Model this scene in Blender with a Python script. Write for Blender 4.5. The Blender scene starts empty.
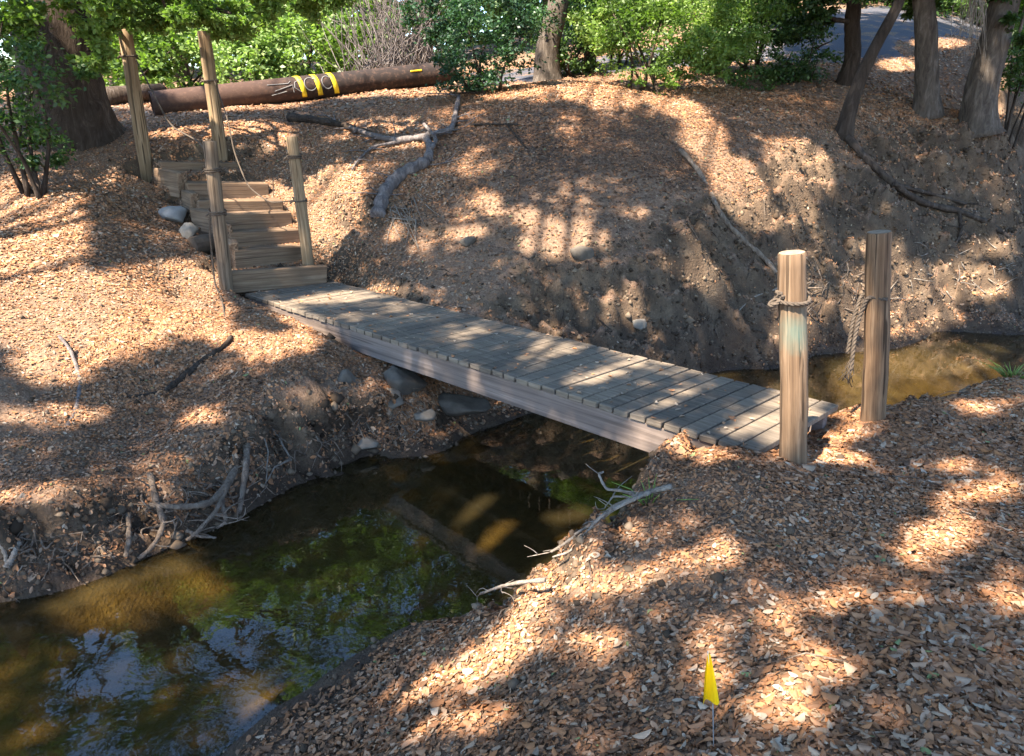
import bpy, math, random
import numpy as np
from mathutils import Matrix, Vector

rng = np.random.default_rng(7)
random.seed(7)
scn = bpy.context.scene
col = scn.collection

# ------------------------------------------------------------------ camera
CZ = 2.413
F_PX, CX, CY = 745.0, 512.0, 378.0
_p, _r = math.radians(18.79), math.radians(2.01)
FW = np.array([0, math.cos(_p), -math.sin(_p)])
_R0 = np.array([1.0, 0, 0]); _U0 = np.array([0, math.sin(_p), math.cos(_p)])
RT = _R0 * math.cos(_r) + _U0 * math.sin(_r)
UP = -_R0 * math.sin(_r) + _U0 * math.cos(_r)
CAM = np.array([0, 0, CZ])

def ray(px, py):
    return (px - CX) * RT - (py - CY) * UP + F_PX * FW

def at(px, py, Y=None, z=None):
    """a point of the place seen in direction px,py, at a distance Y or on level z"""
    d = ray(px, py)
    t = Y / d[1] if Y is not None else (z - CZ) / d[2]
    return CAM + d * t

def proj(P):
    P = np.asarray(P, float) - CAM
    zc = P @ FW
    zz = np.where(zc > 0.05, zc, 0.05)
    return CX + F_PX * (P @ RT) / zz, CY - F_PX * (P @ UP) / zz, zc

# ------------------------------------------------------------------ noise
_tab = np.random.default_rng(3).random((256, 256))
def vnoise(x, y, s=0):
    x = np.asarray(x, float) + 37.3 * s + 1000; y = np.asarray(y, float) + 91.7 * s + 1000
    xi = np.floor(x).astype(int); yi = np.floor(y).astype(int)
    u = x - xi; v = y - yi
    u = u * u * (3 - 2 * u); v = v * v * (3 - 2 * v)
    a = _tab[xi & 255, yi & 255]; b = _tab[(xi + 1) & 255, yi & 255]
    c = _tab[xi & 255, (yi + 1) & 255]; d = _tab[(xi + 1) & 255, (yi + 1) & 255]
    return (a * (1 - u) + b * u) * (1 - v) + (c * (1 - u) + d * u) * v - 0.5
def fbm(x, y, o=4, s=0):
    r = 0; a = 1.0
    for i in range(o):
        r = r + a * vnoise(x, y, s + i); x = x * 2.03; y = y * 2.03; a *= 0.5
    return r
def sstep(a, b, x):
    t = np.clip((x - a) / (b - a), 0, 1); return t * t * (3 - 2 * t)

# ------------------------------------------------------------------ terrain
ctrl = []
def cz(px, py, z): ctrl.append(tuple(at(px, py, z=z)))
def cy(px, py, Y): ctrl.append(tuple(at(px, py, Y=Y)))
def cw(x, y, z): ctrl.append((x, y, z))
far_shore = [(0, 600), (60, 584), (130, 558), (210, 529), (260, 502), (303, 480), (388, 462), (452, 441), (500, 425), (600, 397), (700, 374),
             (748, 369), (811, 355), (890, 348), (938, 331), (1024, 309), (1110, 288), (1200, 268)]
for q in far_shore: cz(*q, 0.0)
_fs = np.array([at(*q, z=0.0)[:2] for q in far_shore])
_tn = np.gradient(_fs, axis=0); _tn /= np.linalg.norm(_tn, axis=1)[:, None]
for (x, y), (tx, ty) in zip(_fs, _tn): cw(x + ty * .25, y - tx * .25, -.19)
near_shore = [(222, 758), (262, 728), (300, 704), (345, 676), (400, 645)]
for q in near_shore: cz(*q, 0.0)
_ns = np.array([at(*q, z=0.0)[:2] for q in near_shore])
_tn = np.gradient(_ns, axis=0); _tn /= np.linalg.norm(_tn, axis=1)[:, None]
for (x, y), (tx, ty) in zip(_ns, _tn): cw(x - ty * .28, y + tx * .28, -.12)
# lip of the near bank and the water hidden behind it
lip = [(470, 618, .16), (545, 572, .42), (600, 508, .62), (640, 482, .70), (683, 462, .74), (740, 452, .74)]
for a, b, z in lip: cz(a, b, z)
for a, b, z in lip[:4]:
    p = at(a, b, z=z); cw(p[0] - .22 - .12 * z, p[1] + .16 + .05 * z, -.02)
for px, py, z in [(840, 413, .72), (900, 404, .70), (960, 392, .68), (1015, 383, .68), (1090, 368, .68)]:
    p = at(px, py, z=z); cw(*p); cw(p[0] - .2, p[1] + .55, -.02)
p = at(740, 430, z=.74); cw(p[0] - .35, p[1] + .35, -.02)
# near bank
for px, py, z in [(793, 466, .80), (873, 426, .78), (960, 480, .84), (1020, 430, .78), (1020, 600, .90), (1020, 750, .95), (850, 560, .86),
                  (700, 560, .80), (620, 600, .66), (540, 660, .50), (460, 700, .32), (400, 748, .28), (330, 752, .12), (600, 750, .72),
                  (715, 748, .82), (850, 750, .90), (560, 720, .62)]:
    cz(px, py, z)
cw(0, 0, .88); cw(2, 0, .95); cw(-1.0, .6, .35); cw(4, 2, .95); cw(6, 4, .95); cw(-.4, 1.2, .42); cw(0, -2, .9); cw(3, -3, 1.1)
cw(-1.7, 1.2, -.05); cw(-2.6, .2, -.05); cw(-4.5, -2.5, -.05); cw(-3.4, -2.8, .5); cw(-1.8, -.6, .6)
cw(8, 5.5, 1.0); cw(10, 3, 1.2); cw(12, 8, 1.2); cw(6.2, 6.2, .85); cw(8.6, 7.9, .9); cw(7.9, 8.1, -.05); cw(11, 9.8, 0)
# stream bed
for x, y in [(-2.0, 2.2), (-1.0, 3.3), (-.2, 4.4), (.8, 5.0), (2.2, 5.8), (3.6, 6.5), (5.4, 7.3), (7.0, 8.4), (9.5, 10.0), (-3.4, 0.8), (-6, -2)]:
    cw(x, y, -.30)
# far bank, left of the stairs
for px, py, Y in [(30, 520, 3.45), (70, 525, 3.50), (130, 522, 3.72), (190, 502, 4.05), (250, 455, 4.45), (300, 400, 4.85), (330, 380, 5.2), (20, 480, 3.85), (0, 400, 4.5), (0, 300, 5.9), (130, 440, 4.55), (220, 390, 5.2), (100, 330, 5.6), (200, 320, 6.0), (100, 260, 6.9), (225, 290, 7.0)]: cy(px, py, Y)
for q in [(390, 430, .16), (440, 418, .2)]: cz(*q)
for px, py, Y in [(0, 205, 8.0), (90, 195, 8.3), (60, 146, 9.5), (147, 168, 9.3), (221, 152, 9.9), (30, 140, 10.0)]:
    cy(px, py, Y)
cy(335, 283, 8.05); cz(420, 320, .62); cy(306, 256, 8.0)
for px, py, Y in [(350, 200, 9.0), (420, 250, 8.15), (375, 225, 8.7), (455, 115, 10.8), (400, 140, 10.3), (300, 120, 11.5), (250, 140, 10.4),
                  (105, 122, 12.0), (152, 119, 12.3), (300, 103, 13.4), (445, 85, 14.6), (330, 150, 10.1)]:
    cy(px, py, Y)
# each riser: front top left, front top right pixels, distances, face height (px)
ris = []
for a, b, ya, hp, dep in [((230, 273), (327, 265), 7.33, 18, .16), ((234, 254), (303, 243), 7.62, 17, .22), ((230, 236), (299, 227), 7.92, 18, .26), ((222, 218), (291, 208), 8.22, 19, .28),
                          ((197, 206), (283, 196), 8.5, 18, .3), ((187, 187), (268, 179), 8.86, 19, .3), ((160, 166), (238, 159), 9.3, 17, .3)]:
    zt = at(*a, Y=ya)[2]; yb = at(*b, z=zt)[1] if zt < CZ - .3 else ya + .3
    ris.append((a, b, ya, min(yb, ya + .62), hp, dep))
for a, b, ya, yb, hp, dep in ris:
    A_ = at(*a, Y=ya); B_ = at(*b, Y=yb); zt = (A_[2] + B_[2]) / 2; ex = (B_ - A_)[:2]; ex /= np.linalg.norm(ex)
    q = B_[:2] + ex * .25; cw(q[0], q[1], zt - .03); q = A_[:2] - ex * .28; cw(q[0], q[1], zt - .26)
# the bowl
for px, py, Y in [(600, 345, 6.85), (600, 300, 7.1), (600, 250, 7.55), (600, 200, 8.4), (600, 150, 9.4), (560, 90, 11.3), (500, 300, 7.1), (500, 230, 7.95),
                  (500, 170, 9.1), (700, 330, 7.4), (700, 290, 7.7), (700, 230, 8.2), (700, 170, 9.2), (680, 110, 10.6), (760, 300, 8.05), (780, 230, 8.7), (780, 160, 9.8),
                  (850, 300, 9.0), (900, 270, 9.7), (900, 220, 9.9), (900, 180, 10.6), (848, 130, 11.0), (930, 105, 12.6), (985, 128, 11.5), (1024, 240, 10.9), (1000, 292, 10.05),
                  (1020, 180, 11.4), (900, 70, 15.5), (960, 30, 19.5), (760, 70, 14.0), (880, 22, 19.5), (1015, 60, 15.5), (650, 88, 12.5)]:
    cy(px, py, Y)
cw(0, 18, 3.6); cw(-6, 18, 3.0); cw(-8, 14, 2.6); cw(-10, 9, 2.0); cw(-8, 5, 1.3); cw(-6, 2.5, .7); cw(-7, 0, .5); cw(-10, -2, .6); cw(5, 22, 5.4); cw(10, 26, 7.0)
cw(14, 15, 4.5); cw(13, 11.5, 1.6); cw(-14, 4, 1.6); cw(-13, -8, .8); cw(6, -9, 1.2); cw(14, -4, 1.4); cw(18, 8, 1.8); cw(-5, -8, .9); cw(-3, 26, 4.4); cw(-14, 24, 3.2)
cw(20, 24, 7); cw(-9, -6, -.05); cw(-7.6, -6.5, .6); cw(-11, -4.6, .6)
ctrl = np.array(ctrl)
_C = .25
def _phi(x, y):
    return np.sqrt((x[:, None] - ctrl[None, :, 0]) ** 2 + (y[:, None] - ctrl[None, :, 1]) ** 2 + _C * _C)
_n = len(ctrl)
_A = np.zeros((_n + 3, _n + 3))
_A[:_n, :_n] = _phi(ctrl[:, 0], ctrl[:, 1]) - np.eye(_n) * .02
_A[:_n, _n] = 1; _A[:_n, _n + 1:] = ctrl[:, :2]; _A[_n:, :_n] = _A[:_n, _n:].T
_w = np.linalg.solve(_A, np.concatenate([ctrl[:, 2], [0, 0, 0]]))
def base_h(x, y):
    out = np.empty(len(x))
    for i in range(0, len(x), 20000):
        xs, ys = x[i:i + 20000], y[i:i + 20000]
        out[i:i + 20000] = _phi(xs, ys) @ _w[:_n] + _w[_n] + _w[_n + 1] * xs + _w[_n + 2] * ys
    return out
def height0(x, y):
    x = np.atleast_1d(np.asarray(x, float)); y = np.atleast_1d(np.asarray(y, float))
    xc = np.clip(x, -15, 20); yc = np.clip(y, -10, 27)
    h = base_h(xc, yc)
    far = np.hypot(x - xc, y - yc)
    h = h + .35 * sstep(0, 6, far) * (h < .4) + np.minimum(far, 60) * .06 * (.6 + fbm(x * .03, y * .03, 3, 9))
    return h
# regular grid, fine where the camera looks, coarse to the horizon
def axis(lo, hi, step, end, k=1.13):
    c = list(np.arange(lo, hi + 1e-6, step)); s = step
    while c[-1] < end: s *= k; c.append(c[-1] + s)
    s = step
    while c[0] > -end: s *= k; c.insert(0, c[0] - s)
    return np.array(c)
GX = axis(-7.0, 9.0, .036, 400); GY = axis(.6, 13.0, .036, 400)
X, Y = np.meshgrid(GX, GY, indexing='ij')
H = height0(X.ravel(), Y.ravel()).reshape(X.shape)
gx, gy = np.gradient(H, GX, GY)
slope = np.hypot(gx, gy)
dry = sstep(-.05, .25, H)
fine = fbm(X * 1.3, Y * 1.3, 4, 1) * .08 + fbm(X * 6, Y * 6, 3, 5) * .03
wall = sstep(.55, 1.1, slope) * dry
ridge = np.abs(fbm(X * 3.1 + H * 2, Y * 1.6, 4, 12)); ridge2 = np.abs(fbm(X * 8, Y * 8 + H * 6, 3, 22))
H = H + fine * (.25 + .75 * dry) + wall * (-.50 * (.25 - ridge) - .14 * (.25 - ridge2) + .10 * fbm(X * 14, Y * 14 + H * 9, 3, 61) + .05 * np.sin(H * 19 + 5 * fbm(X * 1.5, Y * 1.5, 3, 66)))
cave = np.exp(-(((X + 1.35) / .75) ** 2 + ((Y - 4.95) / .55) ** 2)) * dry; cave2 = np.exp(-(((X + 1.28) / .34) ** 2 + ((Y - 4.98) / .30) ** 2)) * dry; H = H + cave * (.26 * fbm(X * 5, Y * 5, 4, 97) - .04) - .20 * cave2
H = H + (1 - dry) * fbm(X * 1.1, Y * 1.1, 3, 31) * .09
for k, (a, b, ya, yb, hp, dep) in enumerate(ris):
    A_ = at(*a, Y=ya); B_ = at(*b, Y=yb); zt = (A_[2] + B_[2]) / 2
    ex = (B_ - A_)[:2]; L_ = np.linalg.norm(ex); ex /= L_; ey = np.array([-ex[1], ex[0]])
    u_ = (X - A_[0]) * ex[0] + (Y - A_[1]) * ex[1]; v_ = (X - A_[0]) * ey[0] + (Y - A_[1]) * ey[1]
    if k == 9: H = np.where((u_ > -.12) & (u_ < L_ + .05) & (v_ > -.4) & (v_ < .02), np.minimum(H, zt - .22), H)
    nxt = .42 if k < 6 else .3
    tread = zt - .025 + .01 * fbm(X * 5, Y * 5, 2, 90)
    H = np.where((u_ > -.34) & (u_ <= -.03) & (v_ > -.12) & (v_ < .32) & (k > 0), np.minimum(H, zt - .15 - .12 * sstep(-.34, -.1, u_)), H)
    inn = (u_ > -.03) & (u_ < L_ + .04) & (v_ > .06) & (v_ < nxt)
    H = np.where((u_ > -.03) & (u_ < L_ + .04) & (v_ <= .06) & (v_ > -.12), np.minimum(H, zt - .16), H)
    H = np.where(inn, tread if k < 6 else np.minimum(H, tread + .02), H)
_DN = np.array([1.2693, 3.4862, CZ - 1.5331]); _DF = np.array([-2.7008, 7.3185, CZ - 1.6920]); _L = np.hypot(*(_DF - _DN)[:2]); _e = (_DF - _DN)[:2] / _L
u_ = (X - _DN[0]) * _e[0] + (Y - _DN[1]) * _e[1]
v_ = (X - _DN[0]) * math.sin(2.3738) - (Y - _DN[1]) * math.cos(2.3738)
_top = _DN[2] + (_DF[2] - _DN[2]) * u_ / _L - .05 - .19 * sstep(.25, .9, u_)
_out = np.hypot(np.maximum(0, np.maximum(-.03 - v_, v_ - 1.03)), np.maximum(0, np.maximum(-.05 - u_, u_ - _L - .02)))
H = np.where(_out < .6, np.minimum(H, _top + 1.3 * _out + 1.5 * _out * (u_ < 1.0)), H)
VX = X.copy(); VY = Y.copy()
def gidx(a, v): return np.clip(np.searchsorted(a, v) - 1, 0, len(a) - 2)
def hgt(x, y):
    x = np.atleast_1d(np.asarray(x, float)); y = np.atleast_1d(np.asarray(y, float))
    i = gidx(GX, x); j = gidx(GY, y)
    u = (x - GX[i]) / (GX[i + 1] - GX[i]); v = (y - GY[j]) / (GY[j + 1] - GY[j])
    u = np.clip(u, 0, 1); v = np.clip(v, 0, 1)
    return (H[i, j] * (1 - u) + H[i + 1, j] * u) * (1 - v) + (H[i, j + 1] * (1 - u) + H[i + 1, j + 1] * u) * v
def g1(x, y): return float(hgt(x, y)[0])
def nrm(x, y, e=.06):
    n = np.array([-(hgt(x + e, y) - hgt(x - e, y)) / (2 * e), -(hgt(x, y + e) - hgt(x, y - e)) / (2 * e), np.ones(np.size(x))]).T
    return n / np.linalg.norm(n, axis=1)[:, None]
def hit(px, py, lift=0.0, tmax=40.0):
    d = ray(px, py); d = d / d[1]
    t = np.arange(1.0, tmax, .02)
    P = CAM + d * t[:, None]
    below = np.nonzero(P[:, 2] < np.maximum(hgt(P[:, 0], P[:, 1]), -.02))[0]
    q = P[below[0]] if len(below) else P[-1]
    return np.array([q[0], q[1], q[2] + lift])

# let the lip of the far left bank lean out over the water
_over = sstep(.22, .5, H) * (1 - sstep(.42, .66, H)) * sstep(-4.8, -3.4, VX) * (1 - sstep(-.9, -.4, VX)) * (VY > 2.6) * (VY < 6.4) * (VY > 3.6 + 0.95 * (VX + 2.2) - .2)
_amp = .13 * (1 + 1.6 * fbm(VX * 2, VY * 2, 3, 41))
VX2 = VX + .55 * _over * _amp; VY2 = VY - .83 * _over * _amp
def shift(P):
    i = gidx(GX, P[:, 0]); j = gidx(GY, P[:, 1]); Q = P.copy(); Q[:, 0] += (VX2 - VX)[i, j]; Q[:, 1] += (VY2 - VY)[i, j]; return Q

# ------------------------------------------------------------------ mesh helpers
class MB:
    def __init__(s): s.v = []; s.f = []; s.n = 0
    def add(s, v, f):
        s.v.append(np.asarray(v, float)); s.f += [tuple(int(i) + s.n for i in q) for q in f]; s.n += len(v)
    def tube(s, pts, rad, seg=8, cap=True, wob=0.0):
        pts = np.asarray(pts, float); n = len(pts)
        rad = np.full(n, float(rad)) if np.ndim(rad) == 0 else np.asarray(rad, float)
        T = np.gradient(pts, axis=0); T /= np.linalg.norm(T, axis=1)[:, None] + 1e-9
        a = np.array([0, 0, 1.0]) if abs(T[0][2]) < .8 else np.array([1.0, 0, 0])
        V = []; u = np.cross(T[0], a)
        for i in range(n):
            u = u - T[i] * (u @ T[i]); u /= np.linalg.norm(u) + 1e-9
            w = np.cross(T[i], u)
            for k in range(seg):
                t = 2 * math.pi * k / seg
                r = rad[i] * (1 + (wob * (random.random() - .5) if wob else 0))
                V.append(pts[i] + (u * math.cos(t) + w * math.sin(t)) * r)
        Fs = [(i * seg + k, i * seg + (k + 1) % seg, (i + 1) * seg + (k + 1) % seg, (i + 1) * seg + k) for i in range(n - 1) for k in range(seg)]
        if cap: Fs += [tuple(range(seg))[::-1], tuple((n - 1) * seg + k for k in range(seg))]
        s.add(V, Fs)
    def box(s, o, ex, ey, ez, jit=0.0, bev=0.006):
        """box with chamfered edges: corner o and three edge vectors"""
        o, ex, ey, ez = (np.asarray(q, float) for q in (o, ex, ey, ez))
        c = o + (ex + ey + ez) / 2
        L = [np.linalg.norm(q) for q in (ex, ey, ez)]; D = [ex / L[0], ey / L[1], ez / L[2]]
        b = min(bev, min(L) * .3)
        V = []; idx = {}
        for sx in (-1, 1):
            for sy in (-1, 1):
                for sz in (-1, 1):
                    j = (np.array([random.random() for _ in range(3)]) - .5) * 2 * jit
                    for ax in range(3):
                        h = [L[0] / 2 - b, L[1] / 2 - b, L[2] / 2 - b]; h[ax] += b
                        idx[(sx, sy, sz, ax)] = len(V)
                        V.append(c + j + D[0] * sx * h[0] + D[1] * sy * h[1] + D[2] * sz * h[2])
        Fs = []
        S = (-1, 1)
        for ax in range(3):
            o1, o2 = [(1, 2), (2, 0), (0, 1)][ax]
            for sg in S:
                q = []
                for (a_, b_) in ((-1, -1), (1, -1), (1, 1), (-1, 1)):
                    k = [0, 0, 0]; k[ax] = sg; k[o1] = a_; k[o2] = b_; q.append(idx[(*k, ax)])
                Fs.append(tuple(q if sg > 0 else q[::-1]))
        for ax in range(3):
            o1, o2 = [(1, 2), (2, 0), (0, 1)][ax]
            for a_ in S:
                for b_ in S:
                    k0 = [0, 0, 0]; k1 = [0, 0, 0]; k0[ax] = -1; k1[ax] = 1; k0[o1] = k1[o1] = a_; k0[o2] = k1[o2] = b_
                    q = [idx[(*k0, o1)], idx[(*k1, o1)], idx[(*k1, o2)], idx[(*k0, o2)]]
                    Fs.append(tuple(q if a_ * b_ > 0 else q[::-1]))
        for sx in S:
            for sy in S:
                for sz in S:
                    q = [idx[(sx, sy, sz, a_)] for a_ in range(3)]
                    Fs.append(tuple(q if sx * sy * sz > 0 else q[::-1]))
        s.add(V, Fs)
    def build(s, name, mat, parent=None, smooth=True, loc=None):
        me = bpy.data.meshes.new(name)
        V = np.concatenate(s.v)
        if loc is not None: V = V - np.asarray(loc)
        me.from_pydata(V.tolist(), [], s.f)
        me.validate(); me.update()
        if smooth: me.polygons.foreach_set('use_smooth', [True] * len(me.polygons))
        me.materials.append(mat)
        o = bpy.data.objects.new(name, me); col.objects.link(o)
        if parent is not None: o.parent = parent
        if loc is not None and parent is None: o.location = loc
        return o
def arr_mesh(name, V, nper, mat, parent=None, loc=None, colr=None, smooth=False, faces=None):
    """many small equal faces: V (N*nper,3); faces = template per element"""
    V = np.asarray(V, np.float32)
    if loc is not None: V = V - np.asarray(loc, np.float32)
    N = len(V) // nper
    faces = faces or [tuple(range(nper))]
    fl = np.concatenate([np.array(f) for f in faces]); ls = [len(f) for f in faces]
    loops = (np.arange(N)[:, None] * nper + fl[None, :]).ravel().astype(np.int32)
    tot = np.tile(np.array(ls), N); start = np.concatenate([[0], np.cumsum(tot)[:-1]]).astype(np.int32)
    me = bpy.data.meshes.new(name)
    me.vertices.add(len(V)); me.vertices.foreach_set('co', V.ravel())
    me.loops.add(len(loops)); me.loops.foreach_set('vertex_index', loops)
    me.polygons.add(len(start)); me.polygons.foreach_set('loop_start', start)
    if colr is not None:
        at_ = me.attributes.new('tone', 'FLOAT', 'FACE'); at_.data.foreach_set('value', np.repeat(colr, len(faces)).astype(np.float32))
    me.update(calc_edges=True); me.validate()
    if smooth: me.polygons.foreach_set('use_smooth', [True] * len(me.polygons))
    me.materials.append(mat)
    o = bpy.data.objects.new(name, me); col.objects.link(o)
    if parent is not None: o.parent = parent
    if loc is not None and parent is None: o.location = loc
    return o
def tag(o, label=None, cat=None, group=None, kind=None):
    if label: o['label'] = label
    if cat: o['category'] = cat
    if group: o['group'] = group
    if kind: o['kind'] = kind
    return o
def empty(name, loc, label, cat, group=None):
    o = bpy.data.objects.new(name, None); o.location = loc; col.objects.link(o); o.empty_display_size = .1
    return tag(o, label, cat, group)

# ------------------------------------------------------------------ materials
def mat(name, build):
    m = bpy.data.materials.new(name); m.use_nodes = True
    nt = m.node_tree; nt.nodes.clear()
    out = nt.nodes.new('ShaderNodeOutputMaterial')
    sh = build(nt)
    nt.links.new(sh, out.inputs['Surface'])
    return m
def N(nt, t, **kw):
    n = nt.nodes.new(t)
    for k, v in kw.items():
        if k.startswith('i_'):
            n.inputs[k[2:].replace('_', ' ')].default_value = v
        else: setattr(n, k, v)
    return n
def ramp(nt, fac, stops, interp='LINEAR'):
    r = N(nt, 'ShaderNodeValToRGB'); r.color_ramp.interpolation = interp
    e = r.color_ramp.elements
    while len(e) < len(stops): e.new(.5)
    for q, (p_, c) in zip(e, stops): q.position = p_; q.color = (*c, 1)
    nt.links.new(fac, r.inputs[0]); return r.outputs[0]
def noise(nt, vec, scale, detail=5, rough=.6, dist=0):
    n = N(nt, 'ShaderNodeTexNoise'); n.inputs['Scale'].default_value = scale; n.inputs['Detail'].default_value = detail
    n.inputs['Roughness'].default_value = rough; n.inputs['Distortion'].default_value = dist
    if vec is not None: nt.links.new(vec, n.inputs['Vector'])
    return n
def objco(nt, scale=(1, 1, 1), rot=(0, 0, 0)):
    t = N(nt, 'ShaderNodeTexCoord'); m = N(nt, 'ShaderNodeMapping')
    m.inputs['Scale'].default_value = scale; m.inputs['Rotation'].default_value = rot
    nt.links.new(t.outputs['Object'], m.inputs['Vector']); return m.outputs[0]
def mixc(nt, f, a, b, mode='MIX'):
    m = N(nt, 'ShaderNodeMix', data_type='RGBA', blend_type=mode)
    for s_, v in ((m.inputs[0], f), (m.inputs[6], a), (m.inputs[7], b)):
        if isinstance(v, (int, float)): s_.default_value = v
        elif isinstance(v, tuple): s_.default_value = (*v, 1)
        else: nt.links.new(v, s_)
    return m.outputs[2]
def math_(nt, op, a, b=0.0):
    m = N(nt, 'ShaderNodeMath', operation=op)
    for s_, v in ((m.inputs[0], a), (m.inputs[1], b)):
        if isinstance(v, (int, float)): s_.default_value = v
        else: nt.links.new(v, s_)
    return m.outputs[0]
def maprange(nt, v, a, b, c=0.0, d=1.0):
    m = N(nt, 'ShaderNodeMapRange'); m.inputs[1].default_value = a; m.inputs[2].default_value = b; m.inputs[3].default_value = c; m.inputs[4].default_value = d
    nt.links.new(v, m.inputs[0]); return m.outputs[0]
def bsdf(nt, colr, rough=.85, bump=None, strength=.3, dist=.01, spec=.25):
    b = N(nt, 'ShaderNodeBsdfPrincipled')
    if isinstance(colr, tuple): b.inputs['Base Color'].default_value = (*colr, 1)
    else: nt.links.new(colr, b.inputs['Base Color'])
    if isinstance(rough, (int, float)): b.inputs['Roughness'].default_value = rough
    else: nt.links.new(rough, b.inputs['Roughness'])
    b.inputs['Specular IOR Level'].default_value = spec
    if bump is not None:
        u = N(nt, 'ShaderNodeBump'); u.inputs['Strength'].default_value = strength; u.inputs['Distance'].default_value = dist
        nt.links.new(bump, u.inputs['Height']); nt.links.new(u.outputs[0], b.inputs['Normal'])
    return b.outputs[0]

def wood(name, dark, mid, light, axis=2, scale=1.0, bumpd=.004, rough=.85, stain=None):
    """grain runs along object axis"""
    def f(nt):
        s = [20 * scale] * 3; s[axis] = .7 * scale
        v = objco(nt, tuple(s))
        n1 = noise(nt, v, 1.6, 6, .65, .12)
        s2 = [70 * scale] * 3; s2[axis] = 1.3 * scale
        n2 = noise(nt, objco(nt, tuple(s2)), 1.3, 3, .6)
        n3 = noise(nt, objco(nt, (1, 1, 1)), 2.3, 4)
        c = ramp(nt, n1.outputs[0], [(.25, dark), (.5, mid), (.72, light)])
        c = mixc(nt, maprange(nt, n2.outputs[0], .50, .60, 0, .6), c, dark)
        n4 = noise(nt, objco(nt, tuple([38 * scale if k_ != axis else .8 * scale for k_ in range(3)])), 1.0, 2, .5)
        crack = maprange(nt, n4.outputs[0], .61, .64, 0, 1); c = mixc(nt, math_(nt, 'MULTIPLY', crack, .8), c, tuple(q * .25 for q in dark))
        c = mixc(nt, maprange(nt, n3.outputs[0], .4, .7, 0, .55), c, tuple(q * .62 for q in mid))
        if stain: c = stain(nt, c)
        h = math_(nt, 'ADD', n1.outputs[0], math_(nt, 'MULTIPLY', n2.outputs[0], .6))
        return bsdf(nt, c, rough, h, .7, bumpd, .2)
    return mat(name, f)
def attr_tone(nt):
    a = N(nt, 'ShaderNodeAttribute'); a.attribute_name = 'tone'; return a.outputs['Fac']

def m_ground():
    def f(nt):
        t = N(nt, 'ShaderNodeTexCoord'); pos = t.outputs['Object']
        geo = N(nt, 'ShaderNodeNewGeometry')
        sep = N(nt, 'ShaderNodeSeparateXYZ'); nt.links.new(geo.outputs['Normal'], sep.inputs[0])
        sp = N(nt, 'ShaderNodeSeparateXYZ'); nt.links.new(pos, sp.inputs[0])
        # packed litter: leaf sized cells of their own tone
        vo = N(nt, 'ShaderNodeTexVoronoi'); vo.inputs['Scale'].default_value = 46; vo.inputs['Randomness'].default_value = 1
        wv = noise(nt, pos, 9, 3); 
        wp = N(nt, 'ShaderNodeVectorMath', operation='MULTIPLY_ADD'); nt.links.new(wv.outputs['Color'], wp.inputs[0]); wp.inputs[1].default_value = (.05, .05, .05); nt.links.new(pos, wp.inputs[2])
        nt.links.new(wp.outputs[0], vo.inputs['Vector'])
        sv = N(nt, 'ShaderNodeSeparateColor'); nt.links.new(vo.outputs['Color'], sv.inputs[0])
        lit = ramp(nt, sv.outputs[0], [(0, (.06, .038, .024)), (.35, (.11, .068, .04)), (.65, (.16, .10, .058)), (.85, (.24, .165, .105)), (1, (.33, .25, .17))])
        big = noise(nt, pos, 1.1, 5, .6)
        gr = noise(nt, pos, 75, 4, .7)
        dust = ramp(nt, gr.outputs[0], [(.3, (.10, .060, .038)), (.5, (.215, .130, .083)), (.68, (.33, .22, .145))])
        lit = mixc(nt, maprange(nt, noise(nt, pos, 6, 5, .7).outputs[0], .42, .58, .45, .95), lit, dust)
        lit = mixc(nt, maprange(nt, big.outputs[0], .4, .7, 0, .4), lit, (.11, .075, .055))
        # bare earth of the cut bank
        e1 = noise(nt, pos, 3.2, 8, .65, .3); e2 = noise(nt, pos, 38, 5, .7)
        earth = ramp(nt, e1.outputs[0], [(.3, (.05, .033, .022)), (.5, (.095, .064, .041)), (.7, (.175, .122, .078))])
        earth = mixc(nt, maprange(nt, e2.outputs[0], .4, .65, .0, .5), earth, (.07, .05, .036))
        st = math_(nt, 'ADD', sep.outputs[2], math_(nt, 'MULTIPLY', math_(nt, 'SUBTRACT', big.outputs[0], .5), .5))
        c = mixc(nt, maprange(nt, st, .62, .84), earth, lit)
        # wet bed and margin
        mud = ramp(nt, noise(nt, pos, 5, 6).outputs[0], [(.3, (.08, .065, .038)), (.55, (.17, .14, .085)), (.75, (.25, .21, .13))])
        wet = maprange(nt, math_(nt, 'ADD', sp.outputs[2], math_(nt, 'MULTIPLY', math_(nt, 'SUBTRACT', e1.outputs[0], .5), .16)), .0, .05, 1, 0)
        c = mixc(nt, wet, c, mud)
        damp = maprange(nt, math_(nt, 'ADD', sp.outputs[2], math_(nt, 'MULTIPLY', math_(nt, 'SUBTRACT', e1.outputs[0], .5), .36)), .0, .20, .0, 1)
        under = maprange(nt, sp.outputs[2], -.03, -.005, 0, 1)
        c = mixc(nt, math_(nt, 'MULTIPLY', math_(nt, 'SUBTRACT', 1, damp), under), c, (.055, .036, .024))
        h = math_(nt, 'ADD', math_(nt, 'MULTIPLY', vo.outputs['Distance'], .5), math_(nt, 'ADD', e2.outputs[0], math_(nt, 'MULTIPLY', e1.outputs[0], 2)))
        return bsdf(nt, c, maprange(nt, wet, 0, 1, .95, .6), h, .8, .02, .15)
    return mat('ground', f)
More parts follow.
